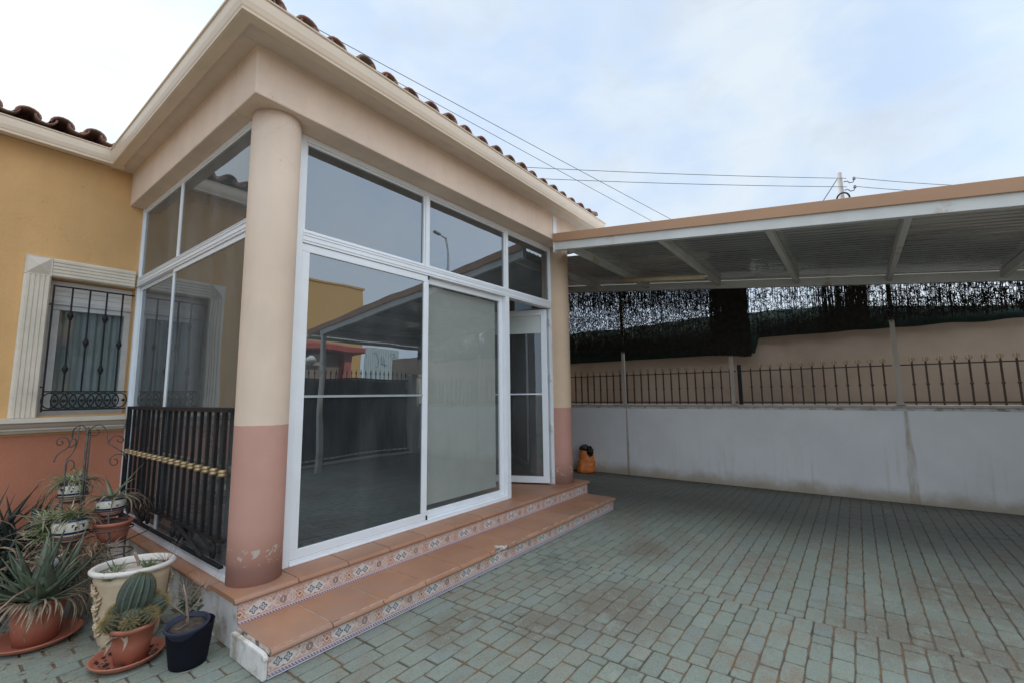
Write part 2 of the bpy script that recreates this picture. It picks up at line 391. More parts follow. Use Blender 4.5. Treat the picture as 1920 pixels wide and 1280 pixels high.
def ground():
    g = MB(); g.add([(-500, -500, -.012), (500, -500, -.012), (500, 500, -.012), (-500, 500, -.012)], [(0, 1, 2, 3)])
    g.build('ground', plain('street_earth', (.17, .155, .13), 1, var=.2, scale=.5, bmp=.3, bscale=20), kind='structure')
    j = MB(); j.box((-5.5, -5.5, -.010), (6.42, 2.9, -.0055)); j.build('paving_bed', M_sand, kind='structure')
    vs, fs, tone, hues = [], [], [], []
    rows = random.Random(3)
    L, Wd = .2, .1
    def brick(x0, x1, y0, y1):
        if x1-x0 < .02 or y1-y0 < .02: return
        if x0 > -.02 and x1 < 4.05 and y0 > -.36: return
        gp = .0022+rows.random()*.002
        dz = rows.uniform(-.0022, .0012); tx = rows.uniform(-.006, .006); ty = rows.uniform(-.006, .006); t = min(1, max(0, rows.gauss(.5, .2)))
        hu = rows.random(); cx, cy = (x0+x1)/2, (y0+y1)/2; n1_ = max(2, int((x1-x0)/.05)); n2_ = max(1, int((y1-y0)/.05))
        ring = []
        for i in range(n1_): ring.append((x0+(x1-x0)*i/n1_, y0))
        for i in range(n2_): ring.append((x1, y0+(y1-y0)*i/n2_))
        for i in range(n1_): ring.append((x1-(x1-x0)*i/n1_, y1))
        for i in range(n2_): ring.append((x0, y1-(y1-y0)*i/n2_))
        corner = {0, n1_, n1_+n2_, 2*n1_+n2_}; o = len(vs); n = len(ring)
        for lev, ins, zz in ((0, gp, -.009), (1, gp, -.003), (2, gp+.0035, 0)):
            for k, (px, py) in enumerate(ring):
                jit = noise.noise(Vector((px*31, py*31, 0)))*.0022
                q = ins+jit+(.0035 if k in corner else 0)
                hx, hy = (x1-x0)/2, (y1-y0)/2
                ax = cx+(px-cx)*(1-q/hx); ay = cy+(py-cy)*(1-q/hy)
                vs.append((ax, ay, zz+dz+(px-cx)*tx+(py-cy)*ty)); tone.append(t); hues.append(hu)
        for lev in range(2):
            for k in range(n):
                k2 = (k+1) % n; fs.append((o+lev*n+k, o+lev*n+k2, o+(lev+1)*n+k2, o+(lev+1)*n+k))
        fs.append(tuple(o+2*n+k for k in range(n)))
    zones = [(-5.4, 1.165, .03), (1.165, 1.39, .075), (1.39, 2.27, .0), (2.27, 6.38, .052)]
    for xa, xb, ph in zones:
        y = -5.4+ph; r = 0
        while y < 2.8:
            yb = min(y+Wd, 2.85); off = (r % 2)*.1+rows.uniform(-.012, .012); x = xa
            nx = xa+off if off > .03 else xa+L
            while x < xb-.001:
                if xb-nx < .06: nx = xb
                brick(x, min(nx, xb), y, yb); x = nx; nx += L+(rows.uniform(-.004, .004))
                if rows.random() < .015: nx -= .1
            y += Wd; r += 1
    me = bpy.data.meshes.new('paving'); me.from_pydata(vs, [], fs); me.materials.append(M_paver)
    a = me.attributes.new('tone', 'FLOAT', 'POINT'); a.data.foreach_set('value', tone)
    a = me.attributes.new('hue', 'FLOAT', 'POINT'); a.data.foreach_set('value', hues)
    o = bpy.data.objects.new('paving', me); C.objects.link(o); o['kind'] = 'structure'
ground()

# ================================================================== HOUSE
W = 2.76
house = thing('house', 'ochre and cream single storey house with glazed porch, terracotta steps and tiled roof', 'house', (2, 4, 0))
def walls():
    m = MB()
    wx0, wx1, wz0, wz1 = -.53, .06, 1.26, 2.46
    for a, b in (((-6, W, 0), (wx0, W+.25, 3.62)), ((wx1, W, 0), (6.3, W+.25, 3.62)), ((wx0, W, 0), (wx1, W+.25, wz0)), ((wx0, W, wz1), (wx1, W+.25, 3.62))):
        m.box(a, b)
    m.box((-6, W+.25, 0), (-5.75, 11, 3.62)); m.box((6.05, W+.25, 0), (6.3, 11, 3.62)); m.box((-5.75, 10.75, 0), (6.05, 11, 3.62))
    m.box((-5.75, W+.25, 3.5), (6.05, 10.75, 3.6))
    m.build('wall', M_wall, house)
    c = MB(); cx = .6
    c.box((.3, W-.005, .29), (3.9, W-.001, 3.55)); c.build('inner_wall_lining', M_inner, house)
walls()
def porch():
    m = MB()   # ring beam: front, left and right
    prof = lambda x0, x1, y0, y1: m.box((x0, y0, 3.28), (x1, y1, 3.63))
    prof(-.04, 4.10, .02, .34); prof(-.04, .28, .341, W); prof(3.80, 4.10, .341, W)
    b = m.build('ring_beam', M_beam, house); bevel(b, .008)
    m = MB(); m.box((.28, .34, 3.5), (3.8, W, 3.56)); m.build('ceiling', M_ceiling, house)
    for cx, mm in ((.195, M_col), (3.84, M_col2)):
        m = MB(); r = .153 if cx < 1 else .152
        m.lathe([(r, .29), (r, .6), (r, 1.2), (r, 2.2), (r, 3.285)], (cx, .225, 0), 64); m.build('column', mm, house)
    m = MB()   # boarded soffit with a joint line
    m.box((-.17, -.13, 3.612), (4.30, .02, 3.632)); m.box((-.17, .021, 3.612), (-.04, W, 3.632)); m.box((-.205, -.13, 3.607), (-.17, W, 3.64)); m.box((4.10, .021, 3.612), (4.30, 2.7, 3.632))
    m.build('soffit', M_soffit, house)
    # gutters: ogee profile (a outwards, b up)
    prof = [(0, .03), (0, .0), (.015, -.016), (.078, -.020), (.090, -.016), (.092, -.006), (.086, .0), (.093, .012), (.102, .045), (.106, .085), (.106, .108), (.114, .111), (.116, .120), (.108, .124), (.100, .120), (.099, .088), (.092, .05), (.08, .02), (.02, .0), (.01, .03)]
    def gut(p0, p1, out): 
        g = MB(); g.prism(prof, p0, p1, out, (0, 0, 1)); o = g.build('gutter', M_gutter, house); return o
    gut((-.14, -.13, 3.598), (4.30, -.13, 3.598), (0, -1, 0)).data.transform(Matrix())
    # mitred corner: extend both runs to the corner
    g = MB(); n = len(prof)
    def mitre(pts_a, pts_b):
        vs = pts_a+pts_b; g.add(vs, [(i, (i+1) % n, n+(i+1) % n, n+i) for i in range(n)]+[tuple(range(n)), tuple(range(n, 2*n))[::-1]])
    A = [Vector((-.14, -.13-a, 3.598+b)) for a, b in prof]; Cn = [Vector((-.14-a, -.13-a, 3.598+b)) for a, b in prof]; B = [Vector((-.14-a, -.13, 3.598+b)) for a, b in prof]
    mitre(A, Cn); mitre(Cn, B); g.build('gutter_corner', M_gutter, house)
    gut((-.14, -.13, 3.598), (-.14, 2.66, 3.598), (-1, 0, 0))
    gut((-6, W-.09, 3.598), (-.14, W-.09, 3.598), (0, -1, 0))
    gut((4.30, -.13, 3.598), (4.30, 2.6, 3.598), (1, 0, 0))
    g = MB(); A = [Vector((4.30, -.13-a, 3.598+b)) for a, b in prof]; Cn = [Vector((4.30+a, -.13-a, 3.598+b)) for a, b in prof]; B = [Vector((4.30+a, -.13, 3.598+b)) for a, b in prof]
    mitre(A, Cn); mitre(Cn, B); g.build('gutter_corner', M_gutter, house)
porch()
def roof():
    r = MB()
    # solid pitched decks (hipped porch roof, main roof)
    def deck(p, zdrop=.03):
        vs = p; r.add(vs, [tuple(range(len(vs)))])
    e = 3.69; pk = 3.69+2.2*.28
    A, B, Cc, D = (-.15, -.15, e), (4.32, -.15, e), (4.32, 4.2, e), (-.15, 4.2, e)
    P = (2.05, 2.05, pk); Q = (2.05, 5.5, pk)
    r.add([A, B, Cc, D, P, Q, (4.32, 5.5, e), (-.15, 5.5, e)], [(0, 1, 4), (1, 6, 5, 4), (0, 4, 5, 7), (0, 7, 6, 1)])
    r.add([(-6.2, W-.1, e), (6.5, W-.1, e), (6.5, 7, e+1.15), (-6.2, 7, e+1.15), (6.5, 11.2, e), (-6.2, 11.2, e)], [(0, 1, 2, 3), (3, 2, 4, 5), (1, 4, 2), (0, 3, 5), (0, 5, 4, 1)])
    def arch(base, dirv, side, rad, length, rise, up=True, th=.014):
        """one barrel tile: half tube from base running along dirv"""
        base, dirv, side = Vector(base), Vector(dirv).normalized(), Vector(side); upv = Vector((0, 0, 1)); seg = 9; vs = []
        for t, rr in ((0, rad), (length, rad*.82)):
            for q in (rr, rr-th):
                for k in range(seg):
                    a = math.pi*k/(seg-1); vs.append(base+dirv*t+side*math.cos(a)*q*1.05+upv*math.sin(a)*q*(1 if up else -1)*.95)
        fs = []
        for k in range(seg-1):
            fs += [(k, k+1, 2*seg+k+1, 2*seg+k), (seg+k+1, seg+k, 3*seg+k, 3*seg+k+1), (k+1, k, seg+k, seg+k+1), (2*seg+k, 2*seg+k+1, 3*seg+k+1, 3*seg+k)]
        r.add(vs, fs, True)
    sl = .28
    def field(x0, pitch, n, y_edge, z_edge, lens, inw, side, axis):
        for i in range(n):
            c = x0+pitch*i; ny = max(1, int(lens(c)/.33)+1)
            for j in range(ny):
                d = .33*j+rnd(-.012, .012); jx = rnd(-.006, .006); jz = rnd(-.004, .006)
                if axis == 'x': b = (c+jx, y_edge+inw*d, z_edge+d*sl+jz+.018)
                else: b = (y_edge+inw*d, c+jx, z_edge+d*sl+jz+.018)
                dv = Vector((0, inw, sl-.05)) if axis == 'x' else Vector((inw, 0, sl-.05))
                arch(b, dv, side, .078, .40, 0)
                b2 = (b[0]+(pitch/2 if axis == 'x' else 0), b[1]+(pitch/2 if axis == 'y' else 0), b[2]+.035)
                if j < 3: arch(b2, dv, side, .07, .40, 0, up=False)
    field(.185-.218, .218, 20, -.155, 3.762, lambda c: max(.3, min(c+.15, 4.32-c)*1.0), 1, (1, 0, 0), 'x')
    field(.05, .2124, 12, -.13, 3.70, lambda c: max(.3, min(c+.15, 1.9)), 1, (0, 1, 0), 'y')
    field(.1, .2124, 12, 4.33, 3.715, lambda c: max(.3, min(c+.15, 1.9)), -1, (0, 1, 0), 'y')
    field(-.37-.2124*26, .2124, 27, 2.56, 3.765, lambda c: 1.2, 1, (1, 0, 0), 'x')
    for sx, x0 in ((1, -.15), (-1, 4.32)):     # hip ridge tiles
        for j in range(9):
            d = .30*j-.02; arch((x0+sx*(d*.707+.02), -.15+d*.707+.02, 3.77+d*.707*sl+.02), (sx, 1, sl*1.0), (sx*.707, -.707, 0), .088, .40, 0)
    o = r.build('roof', M_roof, house)
roof()
def steps():
    # masonry core
    m = MB()
    m.box((.02, .012, 0), (4.10, W, .262)); m.box((.0, -.373, 0), (4.0, .011, .102))
    o = m.build('step_core', M_mortar, house)
    # worn rounded white cheek on the left of the lower step
    c = MB(); c.prism([(-.004, 0), (-.004, .122), (.02, .128), (.33, .128), (.368, .124), (.384, .112), (.389, .10), (.382, .09), (.378, 0)], (-.014, -.005, 0), (.0125, -.005, 0), (0, -1, 0), (0, 0, 1))
    o = c.build('step_cheek', M_mortar, house); bevel(o, .008)
    r = MB(); r.box((.013, -.385, .004), (4.02, -.374, .106)); r.build('riser', M_az_low, house)
    r = MB(); r.box((.021, -.0, .130), (4.10, .011, .264)); r.build('riser', M_az_up, house)
    def nose(d):   # tread profile from the back to the bullnose (a: towards the street, b: up)
        return [(0, 0), (d-.03, 0), (d-.014, -.004), (d-.004, -.012), (d, -.021), (d-.004, -.031), (d-.014, -.034), (d-.03, -.030), (d-.034, -.026), (0, -.026)]
    t = MB(); xs = [.013, .03]; k = .03
    xs = [.014]; x = .348
    while x < 4.0: xs.append(x); x += .34
    xs.append(4.045)
    for i in range(len(xs)-1):
        a, b = xs[i]+.003, xs[i+1]-.003; dz = rnd(-.0015, .0015)
        if i == 5:      # the broken tile: its front corner has come away
            cut = .17
            t.prism(nose(.41), (a, 0, .145+dz), (a+.06, 0, .145+dz), (0, -1, 0), (0, 0, 1))
            steps_ = 9
            for q in range(steps_):
                x0 = a+.06+(cut)*q/steps_; x1 = a+.06+cut*(q+1)/steps_; f = abs((q+.5)/steps_-.55)/.55
                dd = .30+.105*f**.7+rnd(-.008, .008)
                t.prism([(0, 0), (dd, 0), (dd+rnd(-.006, .004), -.026), (0, -.026)], (x0, 0, .145+dz), (x1, 0, .145+dz), (0, -1, 0), (0, 0, 1))
            t.prism(nose(.41), (a+.06+cut, 0, .145+dz), (b, 0, .145+dz), (0, -1, 0), (0, 0, 1))
        else: t.prism(nose(.41), (a, 0, .145+dz), (b, 0, .145+dz), (0, -1, 0), (0, 0, 1))
    t.build('lower_tread', M_tile, house)
    g = MB(); g.box((.014, -.392, .119), (4.04, -.0005, .1425)); g.build('lower_tread_grout', M_grout, house)
    ch = MB(); rr_s = random.Random(12)
    for q in range(14):
        px = 1.78+q*.012+rnd(-.004, .004); ch.blob((px, -.375+rnd(-.016, .008), .128+rnd(-.006, .008)), rnd(.008, .016), 6, 4, (1.3, 1, .7))
    for q in range(40):        # pale mortar laid bare below the broken edge, tapering down the riser
        f = rr_s.random(); px = 1.745+.15*f; z0 = .085+.05*f; ch.blob((px, -.386, rr_s.uniform(z0, .128)), rr_s.uniform(.007, .012), 6, 4, (1.2, .55, 1))
    ch.build('exposed_mortar', M_mortar, house)
    t = MB(); xs = [.355]; x = .355
    # front row of the platform with bullnose, corner tile, then rows behind
    xs = [-.005]; x = .352
    while x < 4.0: xs.append(x); x += .34
    xs.append(4.135)
    for i in range(len(xs)-1):
        a, b = xs[i]+(.003 if i else 0), xs[i+1]-(.003 if i < len(xs)-2 else 0)
        t.prism(nose(.345), (a, .325, .2905+rnd(-.001, .001)), (b, .325, .2905), (0, -1, 0), (0, 0, 1))
    y = .331
    while y < W-.05:
        y1 = min(y+.334, W-.01)
        for i in range(len(xs)-1):
            a, b = xs[i]+.003, xs[i+1]-.003
            if i == 0: t.prism([(p+0, q) for p, q in nose(b+.022)], (b, y1, .2905), (b, y, .2905), (-1, 0, 0), (0, 0, 1))
            elif i == len(xs)-2: t.prism(nose(4.12-a+.02), (a, y, .2905), (a, y1, .2905), (1, 0, 0), (0, 0, 1))
            else: t.box((a, y, .2645), (b, y1, .2905+rnd(-.001, .001)))
        y += .34
    t.build('platform_tiles', M_tile, house)
    g = MB(); g.box((.018, .004, .2625), (4.11, W-.005, .287)); g.build('platform_grout', M_grout, house)
steps()

# ---- glazing
def frame_rect(m, ax, c0, c1, z0, z1, pos, wd, dp, off=0, sides='lrtb'):
    """rectangular frame; ax 'x': runs along x at y=pos; ax 'y': along y at x=pos.  Jambs between the rails."""
    def bx(a0, a1, zz0, zz1):
        if ax == 'x': m.box((a0, pos, zz0), (a1, pos+dp, zz1))
        else: m.box((pos, a0, zz0), (pos+dp, a1, zz1))
    bx(c0, c1, z1-wd, z1) if 't' in sides else None
    bx(c0, c1, z0, z0+wd) if 'b' in sides else None
    zt = z1-wd if 't' in sides else z1; zb = z0+wd if 'b' in sides else z0
    bx(c0, c0+wd, zb, zt) if 'l' in sides else None
    bx(c1-wd, c1, zb, zt) if 'r' in sides else None
def pane(name, ax, c0, c1, z0, z1, pos, mat, parent, dp=.006, **kw):
    m = MB()
    if ax == 'x': m.box((c0, pos, z0), (c1, pos+dp, z1))
    else: m.box((pos, c0, z0), (pos+dp, c1, z1))
    return m.build(name, mat, parent, **kw)
G = .22; ZT, ZM, ZD = 3.278, 2.56, 2.475
def front_glazing():
    f = MB()        # fixed outer frame with transom and upper mullions
    f.box((.355, G, .29), (.405, G+.085, ZT)); f.box((3.68, G, .29), (3.73, G+.085, ZT))
    f.box((.405, G, 3.235), (3.68, G+.085, ZT)); f.box((.405, G-.004, ZD), (3.68, G+.085, ZM))
    f.box((1.555, G, ZM), (1.595, G+.08, 3.235)); f.box((2.75, G, ZM), (2.79, G+.08, 3.235))
    f.box((2.735, G-.002, .29), (2.80, G+.085, ZD)); f.box((.405, G-.003, .2915), (2.735, G+.085, .325))
    f.box((.405, G-.012, .2915), (2.735, G-.004, .303))
    # raised lines on the transom
    for zz in (ZM-.012, ZM-.032, ZD+.018): f.box((.41, G-.009, zz), (3.675, G-.0045, zz+.004))
    o = f.build('porch_frame', M_alu, house); bevel(o, .003)
    for a, b in ((.405, 1.555), (1.595, 2.75), (2.79, 3.68)):
        w_ = MB(); frame_rect(w_, 'x', a+.001, b-.001, ZM+.001, 3.234, G+.012, .016, .04)
        wf = w_.build('transom_window', M_alu, house); pane('pane', 'x', a+.017, b-.017, ZM+.017, 3.218, G+.03, M_glass, wf)
    # sliding doors: left leaf in front, right leaf behind
    for nm, a, b, yy, blindm, z0, z1, lab in (('sliding_door', .407, 1.60, G+.006, M_screen, .34, 2.46, 'sliding door leaf with dark insect screen and cross bar'), ('sliding_door', 1.555, 2.733, G+.044, M_blind, .43, 2.46, 'sliding door leaf with pale roller blind drawn nearly to its foot')):
        d = MB(); frame_rect(d, 'x', a, b, .327, 2.473, yy, .058, .03); fo = d.build(nm, M_alu, house, label=lab); bevel(fo, .003)
        pane('pane', 'x', a+.058, b-.058, .385, 2.415, yy+.012, M_glass if a < 1 else M_glass_door, fo)
        bl = MB()
        if blindm is M_blind:
            bl.box((a+.065, yy+.06, z0), (b-.065, yy+.063, 2.41)); bl.box((a+.065, yy+.054, z0-.012), (b-.065, yy+.066, z0))
            bl.build('roller_blind', M_blind, fo)
        else:
            bl.box((a+.058, yy+.032, .385), (b-.075, yy+.034, 2.415)); bl.build('insect_screen', M_screen, fo)
            cb = MB(); cb.box((a+.058, yy-.0005, 1.385), (b-.058, yy+.010, 1.402)); cb.build('cross_bar', plain('grey_aluminium', (.33, .37, .38), .5), fo)
        if a < 1:
            
            for za, zb in ((.325, .362), (2.44, 2.474)): gk = MB(); gk.box((b-.012, yy-.005, za), (b+.004, yy+.03, zb)); gk.build('gasket', M_gasket, fo)
    # entrance door, hinged at the right and standing ajar inwards
    dm = MB(); L_ = .81; z0, z1 = .31, 2.46
    frame_rect(dm, 'x', 0, L_, z0, z1, 0, .075, .045); 
    ang = R(114); T = Matrix.Translation((3.655, G+.05, 0))@Matrix.Rotation(ang, 4, 'Z')
    def place(mb, nm, mat, par=None):
        mb.v = [tuple(T@Vector(p)) for p in mb.v]; return mb.build(nm, mat, par or house)
    do = place(dm, 'entrance_door', M_alu); do['label'] = 'white glazed entrance door standing ajar'; bevel(do, .003)
    place(MB().box((.075, .02, z0+.075), (L_-.075, .026, z1-.075)), 'pane', M_glass_door, do)
    place(MB().box((.075, .0275, z1-.30), (L_-.075, .031, z1-.076)), 'roller_blind', M_blind, do)
    place(MB().box((.0755, -.016, z0+.0755), (L_-.0755, -.012, z1-.0755)), 'insect_screen', plain('door_shade', (.03, .026, .024), .9), do)
    place(MB().box((.075, .032, 1.385), (L_-.075, .047, 1.402)), 'cross_bar', M_alu, do)
    place(MB().tube([(L_-.035, .045, 1.25), (L_-.035, .085, 1.25), (L_-.14, .085, 1.25)], .009), 'handle', M_alu, do)
    h = MB()
    h.box((3.664, G-.004, .31), (3.679, G+.03, 2.47))
    for zz in (.42, .98, 1.60, 2.30): h.tube([(3.652, G+.012, zz-.045), (3.652, G+.012, zz+.045)], .011); h.box((3.63, G-.002, zz-.04), (3.664, G+.006, zz+.04))
    h.build('hinge', M_alu, do)
front_glazing()
def side_glazing():
    S = .085; y0, y1 = .18, W-.003; ym = 1.68
    f = MB()
    f.box((S-.012, y0, .29), (S+.03, y0+.045, 3.279)); f.box((S-.020, y1-.040, .29), (S+.03, y1, 3.279))
    f.box((S-.012, y0+.045, 3.245), (S+.03, y1-.045, 3.279)); f.box((S-.030, y0+.045, ZD), (S+.03, y1-.045, ZM)); f.box((S-.008, ym-.014, ZM), (S+.02, ym+.014, 3.245))
    f.box((S-.034, y0+.045, .2915), (S+.05, y1-.045, .33))
    for zz in (ZM-.012, ZM-.032, ZD+.018): f.box((S-.036, y0+.046, zz), (S-.0305, y1-.046, zz+.004))
    o = f.build('side_porch_frame', M_alu, house); bevel(o, .003)
    for a, b in ((y0+.045, ym-.02), (ym+.02, y1-.045)):
        w_ = MB(); frame_rect(w_, 'y', a-.005, b+.005, ZM+.001, 3.244, S-.005, .014, .018); wf = w_.build('side_transom_window', M_alu, house)
        pane('pane', 'y', a+.017, b-.017, ZM+.017, 3.218, S, M_glass_side, wf)
    for a, b, xx in ((y0+.046, ym+.02, S-.020), (ym-.012, y1-.046, S+.006)):
        d = MB(); frame_rect(d, 'y', a, b, .332, ZD-.002, xx, .034, .022); fo = d.build('side_sliding_window', M_alu, house); bevel(fo, .003)
        pane('pane', 'y', a+.034, b-.034, .366, ZD-.036, xx+.009, M_glass_side, fo)
    # far side of the porch, the same frame and panes
    S = 3.93; f = MB()
    f.box((S-.04, y0+.02, .29), (S+.04, y0+.065, 3.279)); f.box((S-.04, y1-.045, .29), (S+.04, y1, 3.279)); f.box((S-.04, y0+.065, 3.235), (S+.04, y1-.045, 3.279)); f.box((S-.04, y0+.065, ZD), (S+.04, y1-.045, ZM)); f.box((S-.04, ym-.03, .34), (S+.04, ym+.03, ZD)); f.box((S-.04, ym-.02, ZM), (S+.04, ym+.02, 3.235)); f.box((S-.04, y0+.065, .2915), (S+.04, y1-.045, .34))
    fo = f.build('far_porch_frame', M_alu, house)
    for a, b, c_, d_ in ((y0+.066, ym-.031, .341, ZD-.001), (ym+.031, y1-.046, .341, ZD-.001), (y0+.066, ym-.021, ZM+.001, 3.234), (ym+.021, y1-.046, ZM+.001, 3.234)): pane('pane', 'y', a, b, c_, d_, S, M_glass, fo)
side_glazing()
def pendant():
    m = MB(); m.tube([(1.25, 1.5, 3.5), (1.25, 1.5, 3.0)], .006); m.lathe([(.02, 3.02), (.06, 2.99), (.15, 2.93), (.16, 2.92), (.05, 2.90), (.02, 2.86)], (1.25, 1.5, 0), 24)
    o = m.build('pendant_lamp', M_rust_iron); tag(o, 'dark pendant lamp hanging inside the glazed porch', 'lamp')
pendant()
def window():
    x0, x1, z0, z1 = -.53, .06, 1.26, 2.46; yf = W-.055
    # fluted surround: jamb, lintel, corner block
    s = MB()
    n = 5; wj = .165
    prof = [(0, 0), (0, .04)]
    for i in range(n):
        a = .008+i*(wj-.016)/n; b = .008+(i+1)*(wj-.016)/n; prof += [(a+.004, .055), (b-.010, .055), (b-.006, .047), (b-.001, .047)]
    prof += [(wj, .04), (wj, 0)]
    s.prism([(-a, b) for a, b in prof], (x0, W, z0-.015), (x0, W, z1-.002), (1, 0, 0), (0, -1, 0))
    s.prism(prof, (x0+.001, W, z1), (x1-.02, W, z1), (0, 0, 1), (0, -1, 0))
    s.box((x0-wj, yf+.005, z1), (x0-.001, W, z1+wj))
    cx, cz = x0-wj/2, z1+wj/2; h = wj/2-.012
    s.add([(cx-h, yf+.004, cz-h), (cx+h, yf+.004, cz-h), (cx+h, yf+.004, cz+h), (cx-h, yf+.004, cz+h), (cx, yf-.028, cz)], [(0, 1, 4), (1, 2, 4), (2, 3, 4), (3, 0, 4)])
    wo = s.build('window', M_trim, house)
    p = MB()
    prof = [(0, 0), (.16, 0), (.16, -.036), (.148, -.042), (.13, -.05), (.115, -.066), (.10, -.078), (.085, -.086), (.085, -.10), (.07, -.106), (.055, -.125), (0, -.125)]
    p.prism(prof, (-.78, W, z0-.017), (.050, W, z0-.017), (0, -1, 0), (0, 0, 1)); p.build('sill', M_trim, wo)
    fr = MB(); yy = W+.10
    frame_rect(fr, 'x', x0+.001, x1-.001, z0, 2.24, yy, .045, .05); fr.box((x0+.046, yy-.006, z0+.046), (x0+.09, yy+.03, 2.19)); fr.box((x0+.001, yy-.02, 2.24), (x1-.001, yy+.06, 2.275))
    fr.build('frame', plain('aged_white_frame', (.55, .55, .54), .5), wo)
    pane('pane', 'x', x0+.09, x1-.046, z0+.046, 2.19, yy+.03, M_glass_clear, wo)
    rs = MB()
    for k in range(4): rs.box((x0+.002, yy-.005-.0*k, 2.276+k*.045), (x1-.002, yy+.02, 2.276+k*.045+.042)); rs.box((x0+.002, yy+.003, 2.276+k*.045+.042), (x1-.002, yy+.018, 2.276+k*.045+.045))
    rs.build('roller_shutter', M_roller, wo)
    cu = MB(); N = 80; vs = []
    for i in range(N+1):
        xx = x0+(x1-x0)*i/N; yv = yy+.075+.012*math.sin(i*.9)+.008*math.sin(i*.37+1); vs += [(xx, yv, z0), (xx, yv, 2.25)]
    cu.add(vs, [(2*i, 2*i+2, 2*i+3, 2*i+1) for i in range(N)], True); cu.build('curtain', M_curtain, wo)
    # iron grille
    g = MB(); yg = W-.03; a0, a1 = -.505, .052
    for zz, th in ((2.385, .006), (1.462, .006), (1.305, .007)): g.box((a0, yg-th, zz-th), (a1, yg+th, zz+th))
    g.box((a0-.006, yg-.008, 1.29), (a0+.006, yg+.008, 2.392))
    for zz in (2.22, 1.50): g.tube([(a0, yg, zz), (a0-.026, yg+.02, zz)], .006)
    xs = [-.385, -.268, -.150, -.035]
    for i, xx in enumerate(xs):
        g.box((xx-.006, yg-.006, 1.468), (xx+.006, yg+.006, 2.379))
        for zk in ((2.13, 1.66) if i % 2 == 0 else (1.90,)):
            g.lathe([(.007, zk-.04), (.013, zk-.035), (.011, zk-.024), (.020, zk-.012), (.022, zk), (.020, zk+.012), (.011, zk+.024), (.013, zk+.035), (.007, zk+.04)], (xx, yg, 0), 10)
    k = a0+.045
    for i in range(9):
        cx = k+i*.058
        if cx > a1-.02: break
        g.tube([(cx+.052*math.cos(t*math.pi/10), yg, 1.384+.066*math.sin(t*math.pi/10)) for t in range(20)], .0055, 6, closed=True)
        g.blob((cx+.029, yg, 1.384), .014, 6, 4)
    g.build('grille', M_iron, wo)
window()
def railing():
    xr = .03; y0, y1 = .30, 2.50
    r = MB()
    r.box((xr-.012, y0, 1.300), (xr+.03, y1, 1.325)); r.box((xr-.006, y0, .515), (xr+.018, y1, .535)); r.box((xr-.006, y0, .372), (xr+.018, y1, .388))
    r.box((xr-.012, y1-.03, .30), (xr+.018, y1, 1.3))
    for a, b, c_, d_ in ((y1-.25, .53, y1-.60, .38), (y0+.85, .53, y0+.30, .38)): r.tube([(xr+.006, a, b), (xr+.006, c_, d_)], .014, 4, smooth=False)
    ro = r.build('railing', M_iron, house)
    n = 17
    for i in range(n):
        yy = y0+.05+(y1-y0-.11)*i/(n-1)
        b = MB(); b.box((xr-.008, yy-.008, .535), (xr+.010, yy+.008, 1.30)); b.build('baluster', M_iron, ro)
        k = MB(); k.lathe([(.014, .905), (.022, .908), (.027, .916), (.024, .923), (.020, .926), (.026, .932), (.027, .939), (.021, .946), (.014, .949)], (xr+.001, yy, 0), 12); k.build('gold_collar', M_brass, ro)
    for cy in (2.28, 1.86, 1.74, 1.16, 1.04, .44):
        for dy in (0,):
            s = MB(); pts = [(xr+.002, cy+.048*math.cos(t*.45+1)*(1-t*.045), .45+.048*math.sin(t*.45+1)*(1-t*.045)) for t in range(17)]; s.tube(pts, .009, 6, flat=1.6)
        s.lathe([(.001, -.012), (.026, -.010), (.026, .010), (.001, .012)], (xr+.003, cy, .45), 12, tilt=Matrix.Rotation(R(90), 3, 'Y'))
        s.build('scroll', M_iron, ro)
railing()

# ================================================================== CARPORT
def zr(y): return 3.25+.124*y
XE, XB = 3.45, 6.25
SL = Vector((0, 1, .124)).normalized()
carport = thing('carport', 'white steel carport with corrugated sheet roof and brown fascia sloping towards the street', 'carport', (5, -1.5, 0))
def run_y(name, mat, x0, x1, y0, y1, za, zb, par=carport):
    """bar along the slope between y0 and y1, za..zb relative to the sheet"""
    m = MB(); vs = [(x, y, zr(y)+z_) for y in (y0, y1) for x, z_ in ((x0, za), (x1, za), (x1, zb), (x0, zb))]
    m.add(vs, [(0, 1, 2, 3), (7, 6, 5, 4), (0, 4, 5, 1), (1, 5, 6, 2), (2, 6, 7, 3), (3, 7, 4, 0)]); return bevel(m.build(name, mat, par), .003)
def mat_corr():
    m, nt, b = new_mat('galvanised_sheet'); o = coords(nt)
    n = noi(nt, o, 2.2, 5, .6, (1, .25, 1)).step(.3, .75); c = mix(nt, n, (.52, .52, .50), (.66, .66, .64))
    nt.links.new(c, b.inputs['Base Color']); b.inputs['Metallic'].default_value = .6; b.inputs['Roughness'].default_value = .16
    bump(nt, b, noi(nt, o, 5, 3, .5, (1, .3, 1)), .25, .02); return m
